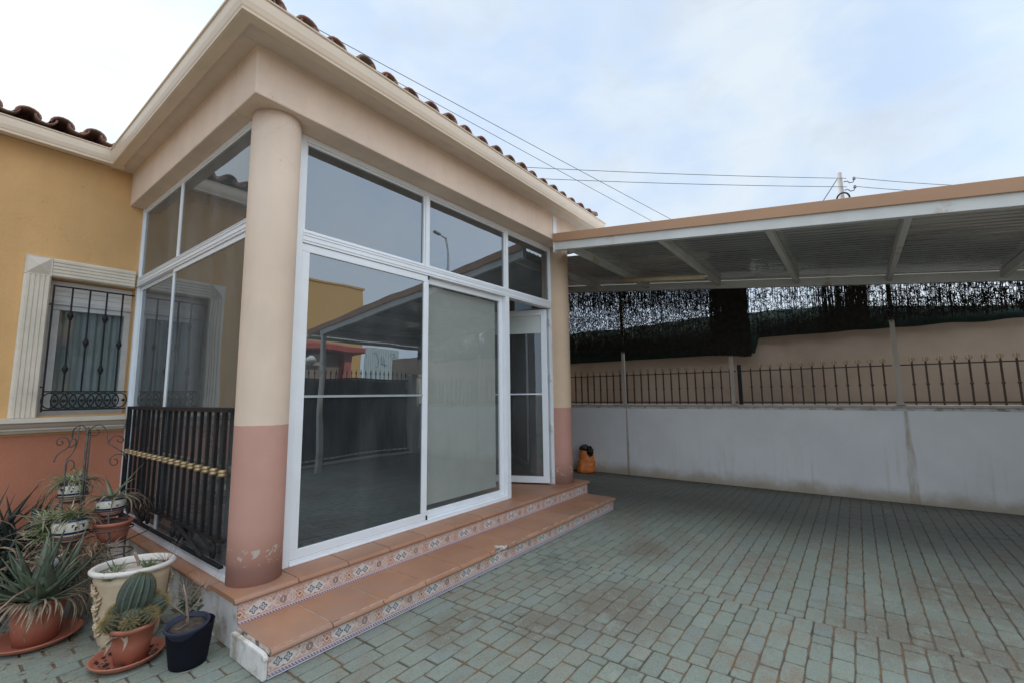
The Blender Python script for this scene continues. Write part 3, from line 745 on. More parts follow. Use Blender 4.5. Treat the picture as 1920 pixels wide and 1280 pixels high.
def build_carport():
    M_corr = mat_corr()
    run_y('front_beam', M_white_steel, XE, XE+.06, -4.86, .012, -.105, -.002)
    run_y('fascia', M_fascia, XE-.022, XE-.002, -5.35, .010, -.006, .10)
    run_y('rear_beam', M_white_steel, XB-.06, XB, -5.2, 2.6, -.125, -.018)
    m = MB()   # corrugated sheet: ribs run down the slope
    prof = []; x = 0; tot = 6.36-XE
    while x < tot-.001:
        prof += [(x, 0), (x+.05, 0), (x+.062, .008), (x+.083, .008)]; x += .095
    prof = [p for p in prof if p[0] < tot]+[(tot, 0)]
    def sheet(xa, y0, y1):
        pr_ = [p for p in prof if p[0] >= xa-XE-.001]; n = len(pr_)
        vs = [(XE+a, y, zr(y)+b) for y in (y0, y1) for a, b in pr_]+[(XE+a, y, zr(y)+b+.002) for y in (y0, y1) for a, b in pr_]
        m.add(vs, [(i, i+1, n+i+1, n+i) for i in range(n-1)]+[(2*n+i, 3*n+i, 3*n+i+1, 2*n+i+1) for i in range(n-1)])
    sheet(XE, -5.3, .01); sheet(4.14, .0115, 2.6)
    m.build('roof_sheet', M_corr, carport)
    for y in (-4.80, -4.25, -3.26, -2.28, -1.27, -.16): 
        x0 = XE+.062; r = MB(); r.box((x0, y-.025, zr(y)-.098), (XB-.062, y+.025, zr(y)-.004)); bevel(r.build('rafter', M_white_steel, carport), .003)
    for y in (.75, 1.6): r = MB(); r.box((4.16, y-.025, zr(y)-.098), (XB-.062, y+.025, zr(y)-.004)); bevel(r.build('rafter', M_white_steel, carport), .003)
    p = MB(); p.box((XE-.01, -4.80, 0), (XE+.07, -4.72, zr(-4.8)-.107)); p.build('post', M_white_steel, carport)
    for y in (.41, -1.33, -3.25, -5.15):
        p = MB(); p.box((XB+.055, y-.024, 1.212), (XB+.103, y+.024, zr(y)-.06)); p.box((XB+.04, y-.045, 1.202), (XB+.12, y+.045, 1.212)); p.build('post', plain('greyed_steel', (.46, .40, .34), .6, var=.08), carport)
    f = MB(); f.box((XE-.01, .008, zr(0)-.13), (XE+.07, .019, 3.58)); f.build('wall_plate', M_alu, carport)
    e = MB(); e.tube([(XE-.06, -5.36, zr(-5.3)-.03), (6.4, -5.36, zr(-5.3)-.03)], .05, 12); e.build('gutter_pipe', M_white_steel, carport)
build_carport()
t = thing('tube_lamp', 'yellowed fluorescent tube lamp fixed under the carport rafters near the porch column', 'lamp', (5.2, -.7, 2.98))
m = MB(); ya, yb = -.10, -1.30
def tl(y, dz): return (5.2, y, zr(y)-.12+dz)
m.tube([tl(ya, -.03), tl(yb, -.03)], .032, 10); m.build('diffuser', plain('yellowed_plastic', (.78, .64, .42), .4), t)
m = MB(); m.tube([tl(ya+.04, -.012), tl(yb-.04, -.012)], .022, 4); m.build('fitting', M_white_steel, t)

# ================================================================== BOUNDARY WALL, FENCE, SCREENS
def mat_bwall():
    m, nt, b = new_mat('stained_white_wall'); o = coords(nt); X, Y, Z = xyz(nt, o)
    c = mix(nt, noi(nt, o, 1.5, 5, .6).step(.3, .7), (.80, .79, .78), (.87, .86, .85))
    st = noi(nt, o, 14, 5, .6, (1, 1, .06)).step(.5, .8)*Z.step(.9, 0.2); c = mix(nt, st*.35, c, (.50, .40, .28))
    low = (1-(Z+noi(nt, o, 3, 5, .65)*.25).step(.13, .34)); c = mix(nt, low*.85, c, (.44, .35, .24))
    for yc, wd, ss in ((-3.29, .028, .065), (.40, .018, .03)):
        wob = noi(nt, o, 2.5, 4, .6, off=(0, 0, yc))*.1-.05
        d = (Y-yc+wob*(1-Z)).abs()-(1.2-Z)*ss*.5
        k = (1-d.step(-.0, wd))*noi(nt, o, 5, 5, .65, (1, 1, .25), (1, 1, yc)).step(.25, .62); c = mix(nt, k*.8, c, (.37, .25, .13))
    nt.links.new(c, b.inputs['Base Color']); b.inputs['Roughness'].default_value = .8
    bump(nt, b, noi(nt, o, 55, 4, .6)+noi(nt, o, 7, 3, .5), .35, .005); return m
XW = 6.36
bw = thing('boundary_wall', 'low white rendered boundary wall with brown rust streaks under the carport', 'wall', (XW+.1, -1, 0))
m = MB(); m.box((XW, -5.35, 0), (XW+.2, W, 1.165)); m.build('wall', mat_bwall(), bw)
m = MB(); y = -5.38
while y < W-.02:
    y1 = min(y+.5, W); m.box((XW-.03, y+.0015, 1.1655), (XW+.23, y1-.0015, 1.20)); y = y1
bevel(m.build('coping', plain('coping_stone', (.47, .42, .37), .8, var=.15, scale=6, bmp=.2, c2=(.26, .20, .15), thr=(.55, .75)), bw), .004)
m = MB(); m.box((XW-.004, -5.35, 1.13), (XW-.0005, W, 1.1655)); m.build('ledge', M_mortar, bw)
def fence_section(y0, y1, label, post=False):
    xf = XW+.07; t = thing('iron_fence', label, 'fence', (xf, (y0+y1)/2, 1.2), 'spiked iron fences on the boundary wall')
    r = MB(); r.box((xf-.008, y0, 1.225), (xf+.008, y1, 1.245)); r.box((xf-.008, y0, 1.695), (xf+.008, y1, 1.71)); r.build('rail', M_iron_brown, t)
    if post: p = MB(); p.box((xf-.025, y1-.05, 1.2), (xf+.025, y1-.002, 1.80)); p.build('post', M_iron, t)
    bm_ = MB(); bm_.box((-.0095, -.0095, 1.202), (.0095, .0095, 1.735)); bm_.lathe([(.007, 1.44), (.016, 1.45), (.02, 1.46), (.016, 1.47), (.007, 1.48)], (0, 0, 0), 8)
    fm = MB(); fm.lathe([(.004, 1.735), (.016, 1.745), (.007, 1.755), (.012, 1.775), (.004, 1.80), (.001, 1.835)], (0, 0, 0), 8)
    for sx in (-1, 1): fm.tube([(0, 0, 1.752), (0, sx*.022, 1.757), (0, sx*.030, 1.773), (0, sx*.018, 1.787), (0, sx*.024, 1.796)], .0045, 5)
    me0 = me1 = None; y = y0+.09
    while y < y1-.06:
        if me0 is None: b0 = bm_.build('bar', M_iron_brown, t); f0 = fm.build('finial', M_gold, b0); me0, me1 = b0, f0
        else: b0 = me0.copy(); C.objects.link(b0); f0 = me1.copy(); C.objects.link(f0); f0.parent = b0
        b0.location = (xf, y, 0); b0.parent = t; b0.matrix_parent_inverse = Matrix.Translation(-ORG[t.name]); f0.matrix_parent_inverse = Matrix()
        y += .129
fence_section(-1.37, 1.70, 'spiked iron fence section on the wall between the porch column and the thick black post')
fence_section(-3.21, -1.39, 'spiked iron fence section on the wall right of the thick black post', True)
fence_section(-5.3, -3.29, 'spiked iron fence section on the wall at the right edge of the photo')

nb = thing('neighbour_wall', 'tall beige rendered wall of the neighbouring plot behind the iron fence', 'wall', (7.1, -1, 0))
m = MB(); vs = []; ys = [-7.2, -5, -2.9, -1.5, 1.7, 6]; zs = [2.42, 2.42, 2.46, 2.44, 2.34, 2.34]
for xx in (7.0, 7.2):
    for y, z_ in zip(ys, zs): vs += [(xx, y, 0), (xx, y, z_)]
n = len(ys)*2
fs = []
for i in range(len(ys)-1):
    a = 2*i; fs += [(a, a+1, a+3, a+2), (n+a, n+a+2, n+a+3, n+a+1), (a+1, n+a+1, n+a+3, a+3)]
m.add(vs, fs+[(0, n, n+1, 1), (n-2, n-1, 2*n-1, 2*n-2)])
m.build('wall', plain('beige_render', (.44, .335, .255), .9, var=.1, scale=1.2, bmp=.5, bscale=40, c2=(.34, .25, .19), thr=(.5, .75)), nb)

M_reed = plain('dark_brushwood', (.028, .023, .018), .85, var=.5, scale=15)
M_net = plain('dark_green_net', (.012, .03, .022), .9, var=.35, scale=10)
def screen(y0, y1, zb0, zb1, label, dens, clumps=(), seed=1):
    """brushwood screen: thousands of thin upright twigs wired together, hung from the rear beam"""
    rr = random.Random(seed); m = MB(); L_ = abs(y1-y0); n = int(L_*dens)
    def twig(y, za, zb, r, lean):
        x = XB+.020+rr.uniform(-.012, .016); k = 3; pts = []
        seg = max(1, int((zb-za)/.12)); yy = y
        for s_ in range(seg+1): pts.append((x+rr.uniform(-.004, .004), yy, za+(zb-za)*s_/seg)); yy += rr.uniform(-.010, .010)+lean
        m.tube(pts, [r*(1-.5*i/seg) for i in range(seg+1)], 3, cap=False, smooth=False)
    for i in range(n):
        y = y0+(y1-y0)*rr.random(); f = (y-y0)/(y1-y0)
        zb = zb0+(zb1-zb0)*f+.028*noise.noise(Vector((y*5, seed, 0)))+.015*noise.noise(Vector((y*23, seed, 0)))
        zt = zr(y)-.05+rr.uniform(-.05, .02)
        cl = any(rr.random() < min(1, 1.6*max(0, 1-abs(y-(a+b)/2)/((b-a)*.62))) for a, b in clumps); dn = noise.noise(Vector((y*7, 3.3, seed)))
        a = zb+rr.random()**1.5*(zt-zb)*.9-rr.uniform(0, .02); ln = rr.uniform(.12, .5)
        if not cl and rr.random() < .62: continue
        twig(y, max(zb-rr.random()*.05, a), min(zt, a+ln), rr.uniform(.0016, .0036), rr.uniform(-.006, .006))
        if cl or rr.random() < .55: twig(y+rr.uniform(-.02, .02), zb-rr.random()*.03, zb+rr.uniform(.15, .30), rr.uniform(.0025, .005), 0)
        if rr.random() < (.85 if dens > 800 else .35): twig(y, zt-rr.uniform(.1, .45), zt, rr.uniform(.003, .005), 0)
        if cl: twig(y, zb, zt, .005, 0)
    for i in range(int(n*(9.5 if dens > 800 else 7))):       # fine side sprigs
        y = y0+(y1-y0)*rr.random(); f = (y-y0)/(y1-y0); zb = zb0+(zb1-zb0)*f; z_ = rr.uniform(zb, zr(y)-.06); a = rr.gauss(1.57, .85); l_ = rr.uniform(.015, .05)
        if noise.noise(Vector((y*26, z_*17, seed)))+.5*noise.noise(Vector((y*60, z_*40, seed))) > (.56 if dens > 800 else .08)+.25*(z_ < zb+.2): continue
        x = XB+.022+rr.uniform(-.015, .02)
        m.tube([(x, y, z_), (x+rr.uniform(-.01, .01), y+math.cos(a)*l_, z_+math.sin(a)*l_)], rr.uniform(.0022, .0048), 3, cap=False, smooth=False)
    for q in range(5):       # binding wires
        f = q/4; pts = []
        for s_ in range(13):
            y = y0+(y1-y0)*s_/12; zb = zb0+(zb1-zb0)*s_/12; zt = zr(y)-.08; pts.append((XB+.024, y, zb+.04+(zt-zb-.06)*f))
        m.tube(pts, .003, 4, cap=False)
    o = m.build('reed_screen', M_reed); tag(o, label, 'screen', 'dark brushwood screens hung under the carport edge'); return o
screen(2.3, -1.62, 2.27, 1.93, 'long dense black brushwood screen beside the porch column, drooping lowest of the screens', 900, ((-1.78, -1.12),), 1)
screen(-1.56, -3.02, 2.20, 2.20, 'middle thin see-through brushwood screen with bright sky showing', 520, ((-3.2, -2.5),), 2)
screen(-3.0, -5.3, 2.27, 2.27, 'brushwood screen hanging at the right edge of the photo', 520, (), 3)
def net():
    m = MB(); vs = []; N = 120
    for i in range(N+1):
        y = 2.6-(2.6+5.35)*i/N; zt = 2.62+.012*math.sin(i*.4)+(.03 if y < 0 else -.0); zb = 2.24+.02*noise.noise(Vector((y*3, 0, 0)))
        if y > -1.6: zb = 2.0
        x = 6.93+.015*math.sin(i*.7); vs += [(x, y, zb), (x, y, min(zt, zr(y)-.3))]
    m.add(vs, [(2*i, 2*i+1, 2*i+3, 2*i+2) for i in range(N)], True); o = m.build('shade_net', M_net)
    so_ = o.modifiers.new('thickness', 'SOLIDIFY'); so_.thickness = .004
    tag(o, 'dark green shade net fixed along the top of the beige neighbouring wall', 'net')
net()
def bag():
    t = thing('sack', 'crumpled orange sack with folded black top leaning on the white wall', 'sack', (6.2, 1.1, 0))
    m = MB(); n = 36; rings = []; vs = []
    for j in range(15):
        f = j/14; z_ = .002+.40*f; wx = .15*(1-.25*f)*(1-.5*max(0, f-.85)/.15*.4); wy = .085*(1-.35*f)
        if j == 0: wx *= .93; wy *= .9
        for k in range(n):
            a = 2*math.pi*k/n; ca, sa = math.cos(a), math.sin(a)
            sx = math.copysign(abs(ca)**.65, ca)*wx; sy = math.copysign(abs(sa)**.65, sa)*wy
            q = .034*noise.noise(Vector((ca*2, sa*2, f*6)))+.022*noise.noise(Vector((ca*6, sa*6, f*17)))
            c_, s_ = math.cos(R(58)), math.sin(R(58)); px, py = sx*(1+q*6)+f*.01, sy*(1+q*6)
            vs.append((6.19+c_*px-s_*py+.03*f, 1.13-(s_*px+c_*py), z_+q*.5*(f > 0)))
    fs = [(j*n+k, j*n+(k+1) % n, (j+1)*n+(k+1) % n, (j+1)*n+k) for j in range(14) for k in range(n)]+[tuple(range(14*n, 15*n)), tuple(range(n))[::-1]]
    m.add(vs, [f[::-1] for f in fs], True)
    m.build('body', plain('orange_woven_plastic', (.85, .22, .03), .45, var=.25, scale=9, bmp=.8, bscale=25, c2=(.10, .05, .03), thr=(.62, .68), stretch=(1, 1, 2.2)), t)
    m = MB(); rr = random.Random(5)
    for cx, cy, cz, a, b, hh in ((6.20, 1.15, .425, .10, .06, .055), (6.17, 1.03, .37, .055, .045, .085), (6.23, 1.22, .41, .05, .04, .04)):
        vs = []
        for j in range(7):
            ph = math.pi*j/6
            for k in range(14):
                an = 2*math.pi*k/14; q = 1+.45*noise.noise(Vector((math.cos(an)*2+cx*9, math.sin(an)*2, ph*2))); vs.append((cx+a*.8*math.sin(ph)*math.cos(an)*q, cy+b*1.4*math.sin(ph)*math.sin(an)*q, cz-hh*math.cos(ph)*q))
        m.add(vs, [(j*14+k, j*14+(k+1) % 14, (j+1)*14+(k+1) % 14, (j+1)*14+k) for j in range(6) for k in range(14)], False)
    m.build('folded_top', plain('black_plastic', (.015, .016, .014), .35), t)
bag()

# ================================================================== POLE AND CABLES
pole = thing('utility_pole', 'grey concrete utility pole with insulators and a coil of cable rising above the carport', 'pole', (22, -3.1, 0))
m = MB(); m.tube([(22, -3.12, 0), (22, -2.98, 10.64)], [.12, .085], 10); m.build('shaft', plain('pole_concrete', (.40, .37, .36), .9), pole)
for zz in (10.2, 9.83):
    m = MB(); m.tube([(22, -3.1, zz), (22, -3.22, zz), (22, -3.30, zz-.1), (22, -3.42, zz-.1), (22, -3.46, zz)], .022, 6); m.lathe([(.03, 0), (.06, .02), (.06, .06), (.04, .08), (.055, .11), (.02, .14)], (22, -3.46, zz-.02), 10); m.build('insulator', plain('insulator_glass', (.22, .27, .30), .3), pole)
m = MB(); m.tube([(21.8, -3.03+.22*math.cos(a*.35), 9.40+.26*math.sin(a*.35)) for a in range(18)], .035, 6, closed=True); m.build('cable_coil', M_iron, pole)
M_cable = plain('cable', (.10, .11, .13), .6)
def cable(p0, p1, sag, r, label):
    p0, p1 = Vector(p0), Vector(p1); pts = []
    for i in range(25): f = i/24; p = p0.lerp(p1, f); p.z -= 4*sag*f*(1-f); pts.append(p)
    m = MB(); m.tube(pts, r, 5); tag(m.build('overhead_cable', M_cable), label, 'cable', 'overhead cables crossing the sky')
cable((-.57, 8.24, 10.8), (19.9, .95, 7.4), .04, .009, 'upper of the two steep dark cables rising left behind the tiled roof')
cable((-.04, 7.95, 10.48), (19.8, .83, 6.7), .04, .008, 'lower of the two steep cables skimming the roof tiles')
cable((22, -3.2, 10.33), (10.27, 11.31, 11.07), .12, .012, 'upper flat cable running left from the utility pole')
cable((22, -3.2, 9.95), (10.24, 11.3, 10.55), .12, .012, 'lower flat cable running left from the utility pole')
cable((22, -3.45, 10.28), (25.13, -7.68, 9.8), .05, .012, 'upper cable running right from the utility pole')
cable((22, -3.45, 9.90), (23.91, -6.83, 9.35), .05, .012, 'lower cable running right from the utility pole')
cable((22, -3.0, 10.55), (22, -.2, 6.5), .02, .018, 'slanting stay wire on the left of the utility pole')

# ================================================================== POTS AND PLANTS
M_terra = plain('terracotta_plastic', (.42, .145, .09), .55, var=.12, scale=6, c2=(.34, .14, .10), thr=(.5, .75))
M_soil = plain('potting_soil', (.055, .04, .03), 1, var=.5, scale=30, bmp=.8, bscale=80, c2=(.20, .13, .08), thr=(.6, .7))
M_aloe = plain('aloe_leaf', (.10, .125, .08), .55, var=.4, scale=9, c2=(.20, .15, .09), thr=(.6, .75))
M_agave = plain('agave_leaf', (.035, .05, .04), .5, var=.4, scale=9)
M_dry = plain('dry_leaf', (.30, .22, .15), .9, var=.35, scale=14, c2=(.16, .09, .06), thr=(.5, .65))
M_spider = plain('striped_leaf', (.20, .24, .11), .5, var=.45, scale=16, c2=(.44, .42, .28), thr=(.45, .6))
M_blackpot = plain('black_plastic_pot', (.010, .011, .016), .75, var=.2, spec=.1)
M_slate = plain('slate_plastic_pot', (.035, .038, .06), .7, var=.15, spec=.15)
M_twig = plain('dry_twig', (.27, .20, .16), .85, var=.25, scale=30)
M_leafd = plain('dark_shrub_leaf', (.04, .075, .03), .5, var=.4, scale=25)
def pot_mesh(m, r0, r1, h, c, rim=.018, th=.006, tilt=None, seg=40):
    m.lathe([(r0, 0), (r0+(r1-r0)*.5, h*.5), (r0+(r1-r0)*.83, h*.83), (r0+(r1-r0)*.84+.002, h*.835), (r1, h-.022), (r1+.005, h-.020), (r1+.007, h-.004), (r1+.004, h), (r1-.003, h), (r1-.006, h-.02), (r0*.97, h*.5), (r0*.9, .012), (.001, .012)], c, seg, tilt=tilt)
def soil_disc(r, c, nm, par, tilt=None):
    m = MB(); rings = [(r, 0)]+[(r*(1-i/5), .006*i*(1+.3*math.sin(i*3))) for i in range(1, 5)]+[(.001, .022)]; m.lathe(rings, c, 24, tilt=tilt, wob=.01)
    return m.build('soil', M_soil, par)
def saucer(c, r, label):
    m = MB(); m.lathe([(.001, .004), (r*.78, .004), (r*.93, .02), (r, .034), (r+.004, .040), (r+.001, .043), (r-.006, .040), (r*.93-.006, .026), (r*.77, .010), (.001, .010)], c, 48)
    # a spill of soil and dead leaf crumbs lying in the dish
    o = m.build('saucer', M_terra); tag(o, label, 'saucer', 'terracotta saucers under the pots'); return o
def leafpath(c, az, ln, lift, droop, n=7, wav=.0):
    pts = []; d = Vector((math.cos(az), math.sin(az), 0)); s = Vector((-d.y, d.x, 0))
    e = lift
    p = Vector(c)
    for i in range(n):
        pts.append(p.copy()); p = p+(d*math.cos(e)+Vector((0, 0, math.sin(e))))*ln/(n-1)+s*wav*math.sin(i*1.1)*ln/n; e -= droop/(n-1)
    return pts
def taper(w0, n=7, belly=.2): return [w0*(1-(i/(n-1))**1.4)*(1+belly*math.sin(math.pi*i/(n-1)))*(1 if i < n-1 else .02)+.0006 for i in range(n)]

# --- aloe in a terracotta pot, far left
saucer((-.615, 1.09, 0), .195, 'wide terracotta saucer under the aloe pot at the left edge')
al = thing('potted_aloe', 'big grey green aloe with dried hanging leaf tips in a terracotta pot', 'potted plant', (-.62, 1.09, .01))
m = MB(); pot_mesh(m, .095, .125, .235, (-.62, 1.09, .011)); m.build('pot', M_terra, al); soil_disc(.113, (-.62, 1.09, .215), 'soil', al)
m = MB(); rr = random.Random(21)
for i in range(46):
    az = i*2.399+rr.uniform(-.3, .3); f = i/45; lift = .15+1.15*(1-f)**.9+rr.uniform(-.1, .1) if i > 5 else 1.35
    lift = 1.35-1.15*f+rr.uniform(-.12, .12); ln = rr.uniform(.26, .40)*(1 if i > 6 else .8)
    c = (-.62+.04*f*math.cos(az)+rr.uniform(-.05, .05), 1.09+.04*f*math.sin(az)+rr.uniform(-.05, .05), .235+rr.uniform(0, .05)*(1-f))
    n = 8; m.blade(leafpath(c, az, ln, lift, rr.uniform(-.35, .25), n), taper(rr.uniform(.022, .034), n, .1), .32, chan=.3)
m.build('leaves', M_aloe, al)
m = MB()
for i in range(70):
    az = rr.uniform(0, 6.28); ln = rr.uniform(.12, .28); c = (-.62+.10*math.cos(az), 1.09+.10*math.sin(az), .245)
    m.blade(leafpath(c, az, ln, rr.uniform(-.1, .6), rr.uniform(1.6, 2.9), 8, .3), taper(rr.uniform(.004, .008), 8), .2, chan=.6)
m.tube([(-.60, 1.05, .30), (-.66, .98, .35), (-.74, .93, .33), (-.86, .9, .22)], [.006, .005, .005, .003], 5)
m.tube([(-.56, 1.05, .30), (-.53, 1.0, .40), (-.49, .96, .46), (-.45, .95, .47), (-.43, .96, .43)], [.006, .005, .004, .004, .002], 5)
m.build('dried_leaves', M_dry, al)

# --- dark agave bush against the house wall
ag = thing('agave', 'dark spiky agave bush growing against the salmon foot of the house wall', 'plant', (-.85, 2.2, 0))
m = MB(); rr = random.Random(8)
for cx, cy, k, L0 in ((-.80, 2.25, 40, .62), (-.92, 1.75, 36, .55), (-.60, 2.15, 30, .52), (-1.1, 1.4, 24, .5), (-.72, 1.75, 34, .5)):
    for i in range(k):
        az = i*2.399+rr.uniform(-.2, .2); f = i/k; n = 7
        z0 = .05 if cy < 2 else .18
        m.blade(leafpath((cx+rr.uniform(-.04, .04), cy+rr.uniform(-.04, .04), z0+rr.uniform(0, .1)), az, L0*rr.uniform(.75, 1.1), 1.35-1.15*f, rr.uniform(-.1, .5), n), taper(rr.uniform(.014, .024), n), .3, chan=.3)
m.build('leaves', M_agave, ag)
m = MB()
for i in range(170):
    az = rr.uniform(0, 6.28); c = (rr.uniform(-1.1, -.45), rr.uniform(1.4, 2.3), rr.uniform(.05, .55))
    m.blade(leafpath(c, az, rr.uniform(.12, .35), rr.uniform(.1, 1.0), rr.uniform(.8, 2.2), 7, .2), taper(rr.uniform(.004, .010), 7), .2, chan=.5)
m.build('dried_leaves', M_dry, ag)

# --- cactus in a terracotta pot
saucer((-.355, .405, 0), .158, 'terracotta saucer littered with soil under the round cactus pot')
ca = thing('potted_cactus', 'ribbed dark green barrel cactus with yellow spined offsets in a terracotta pot', 'potted plant', (-.345, .39, .01))
tl_ = Matrix.Rotation(R(-4), 3, 'Y')
m = MB(); pot_mesh(m, .072, .10, .185, (-.345, .385, .012)); m.build('pot', M_terra, ca); soil_disc(.09, (-.345, .385, .172), 'soil', ca)
m = MB(); rr = random.Random(4)
for i in range(60):
    a = rr.uniform(0, 6.28); r_ = rr.uniform(.08, .145); m.blob((-.355+r_*math.cos(a), .405+r_*math.sin(a), .016+rr.uniform(0, .008)), rr.uniform(.004, .012), 5, 3, (1.4, 1, .5))
o = m.build('soil_litter', M_soil); o['kind'] = 'stuff'
def mat_cactus():
    m, nt, b = new_mat('cactus_skin'); o = coords(nt); at = nt.nodes.new('ShaderNodeAttribute'); at.attribute_name = 'rib'; t_ = V(nt, at.outputs['Fac'])
    c = mix(nt, noi(nt, o, 25, 4, .6).step(.3, .7), (.022, .038, .026), (.042, .062, .040)); c = mix(nt, t_.step(.8, .99)*.3, c, (.25, .25, .18))
    nt.links.new(c, b.inputs['Base Color']); b.inputs['Roughness'].default_value = .6; bump(nt, b, noi(nt, o, 200, 2, .5), .3, .002); return m
def cactus_body(bodies, parent):
    vs, fs, rib = [], [], []; sp = MB(); rr = random.Random(9)
    for (cx, cy, cz), r, h, nr, tl, spn, yel in bodies:
        T = Matrix.Rotation(tl[0], 3, 'X')@Matrix.Rotation(tl[1], 3, 'Y'); seg = nr*6; rings = 15; o = len(vs)
        for j in range(rings+1):
            ph = math.pi*(.02+.96*j/rings)
            for k in range(seg):
                a = 2*math.pi*k/seg; q = (.5+.5*math.cos(nr*a)); rad = r*math.sin(ph)**.8*(.84+.16*q**.6)
                vs.append(T@Vector((rad*math.cos(a), rad*math.sin(a), -h*math.cos(ph)))+Vector((cx, cy, cz))); rib.append(q)
        for j in range(rings):
            for k in range(seg): fs.append((o+j*seg+k, o+j*seg+(k+1) % seg, o+(j+1)*seg+(k+1) % seg, o+(j+1)*seg+k))
        for j in range(4, int(rings*2.2)):
            ph = math.pi*(.1+.88*j/(rings*2.2))
            for k in range(nr):
                a = 2*math.pi*k/nr; rad = r*math.sin(ph)**.8; p = T@Vector((rad*math.cos(a), rad*math.sin(a), -h*math.cos(ph))); nrm = (T@Vector((math.cos(a)*math.sin(ph), math.sin(a)*math.sin(ph), -math.cos(ph)*.8))).normalized(); top = ph > 2.35
                for q in range(spn if not top else spn+2):
                    d = (nrm+Vector((rr.uniform(-1, 1), rr.uniform(-1, 1), rr.uniform(-1, 1)))*.75).normalized(); ln = yel*(1.25 if top else .8)*rr.uniform(.7, 1.2); c = Vector((cx, cy, cz))
                    s_ = d.orthogonal().normalized()*.00055; s2 = d.cross(s_); sp.add([c+p-s_, c+p+s_, c+p+s2, c+p+d*ln], [(0, 1, 3), (1, 2, 3), (2, 0, 3)])
    me = bpy.data.meshes.new('body'); me.from_pydata([tuple(v) for v in vs], [], fs); me.materials.append(mat_cactus()); a = me.attributes.new('rib', 'FLOAT', 'POINT'); a.data.foreach_set('value', rib)
    me.polygons.foreach_set('use_smooth', [True]*len(fs)); o = bpy.data.objects.new('body', me); C.objects.link(o); adopt(o, parent)
    sp.build('spines', plain('cactus_spine', (.36, .27, .12), .6, var=.2, scale=60), parent)
cactus_body([((-.335, .41, .325), .084, .112, 15, (R(-6), R(14)), 2, .010), ((-.255, .38, .245), .052, .062, 13, (R(30), R(55)), 3, .016), ((-.30, .315, .232), .038, .042, 12, (R(55), R(15)), 3, .018), ((-.375, .325, .212), .040, .042, 12, (R(50), R(-15)), 3, .018),
             ((-.435, .385, .215), .040, .050, 12, (R(25), R(-45)), 4, .020), ((-.27, .45, .262), .048, .055, 13, (0, R(40)), 3, .015), ((-.355, .37, .235), .06, .055, 13, (R(20), 0), 2, .012), ((-.40, .43, .24), .045, .055, 12, (0, R(-35)), 3, .015)], ca)
m = MB()
for (px, py, pz, az) in ((-.43, .33, .165, 3.6), (-.445, .345, .15, 4.2), (-.40, .30, .16, 4.4)):
    m.blade(leafpath((px, py, pz), az, .10, .3, 1.5, 6, .4), taper(.012, 6), .15, chan=.7)
m.build('withered_leaf', M_dry, ca)

# --- nested black pots with a bare twig
bp_ = thing('potted_twig', 'bare dry twig in a slate blue pot set inside a black pot by the steps', 'potted plant', (-.165, .11, 0))
m = MB(); m.lathe([(.082, 0), (.086, .01), (.098, .10), (.110, .195), (.112, .20), (.106, .20), (.094, .10), (.08, .012), (.001, .012)], (-.168, .115, 0), 40); m.build('outer_pot', M_blackpot, bp_)
ti = Matrix.Rotation(R(4), 3, 'X')@Matrix.Rotation(R(-5), 3, 'Y')
m = MB(); m.lathe([(.05, .05), (.070, .12), (.090, .178), (.100, .186), (.103, .200), (.099, .205), (.092, .203), (.086, .18), (.001, .175)], (-.172, .108, .014), 40, tilt=ti); m.build('inner_pot', M_slate, bp_)
m = MB(); m.lathe([(.087, .182), (.06, .187), (.03, .190), (.001, .193)], (-.172, .108, .016), 24, tilt=ti); m.build('soil', M_soil, bp_)
m = MB(); rr = random.Random(2)
m.tube([(-.185, .09, .19), (-.195, .088, .26), (-.205, .082, .34), (-.225, .075, .42)], [.008, .0065, .0055, .003], 7)
m.tube([(-.195, .088, .265), (-.155, .07, .31), (-.125, .06, .37), (-.11, .05, .42)], [.004, .0035, .003, .0015], 6)
m.tube([(-.193, .088, .24), (-.23, .06, .29), (-.265, .04, .33), (-.29, .04, .36)], [.0045, .004, .003, .0015], 6)
m.tube([(-.20, .086, .30), (-.18, .07, .35), (-.145, .06, .40)], [.003, .0025, .001], 5); m.tube([(-.19, .09, .21), (-.24, .05, .215), (-.265, .03, .23)], [.003, .0025, .001], 5)
for i in range(34):
    b0 = rr.choice([(-.205, .082, .34), (-.125, .06, .37), (-.265, .04, .33), (-.215, .08, .38), (-.145, .06, .385)]); az = rr.uniform(0, 6.28); e = rr.uniform(.2, 1.3); L_ = rr.uniform(.03, .10)
    p1 = Vector(b0)+Vector((math.cos(az)*math.cos(e), math.sin(az)*math.cos(e), math.sin(e)))*L_; m.tube([b0, p1], [.0014, .0006], 4)
m.build('twig', M_twig, bp_)
m = MB()
for i in range(46):
    a = rr.uniform(0, 6.28); c = Vector((-.135+rr.uniform(-.05, .05), .215+rr.uniform(-.04, .04), rr.uniform(.12, .30))); m.blade(leafpath(c, a, rr.uniform(.03, .05), rr.uniform(-.2, 1), .6, 5), [.004, .012, .014, .009, .001], .1, chan=.3)
m.tube([(-.135, .215, 0), (-.135, .215, .28)], .005, 5)
o = m.build('weed', M_leafd); tag(o, 'small dark leafy weed growing behind the black pot beside the white step side', 'plant')

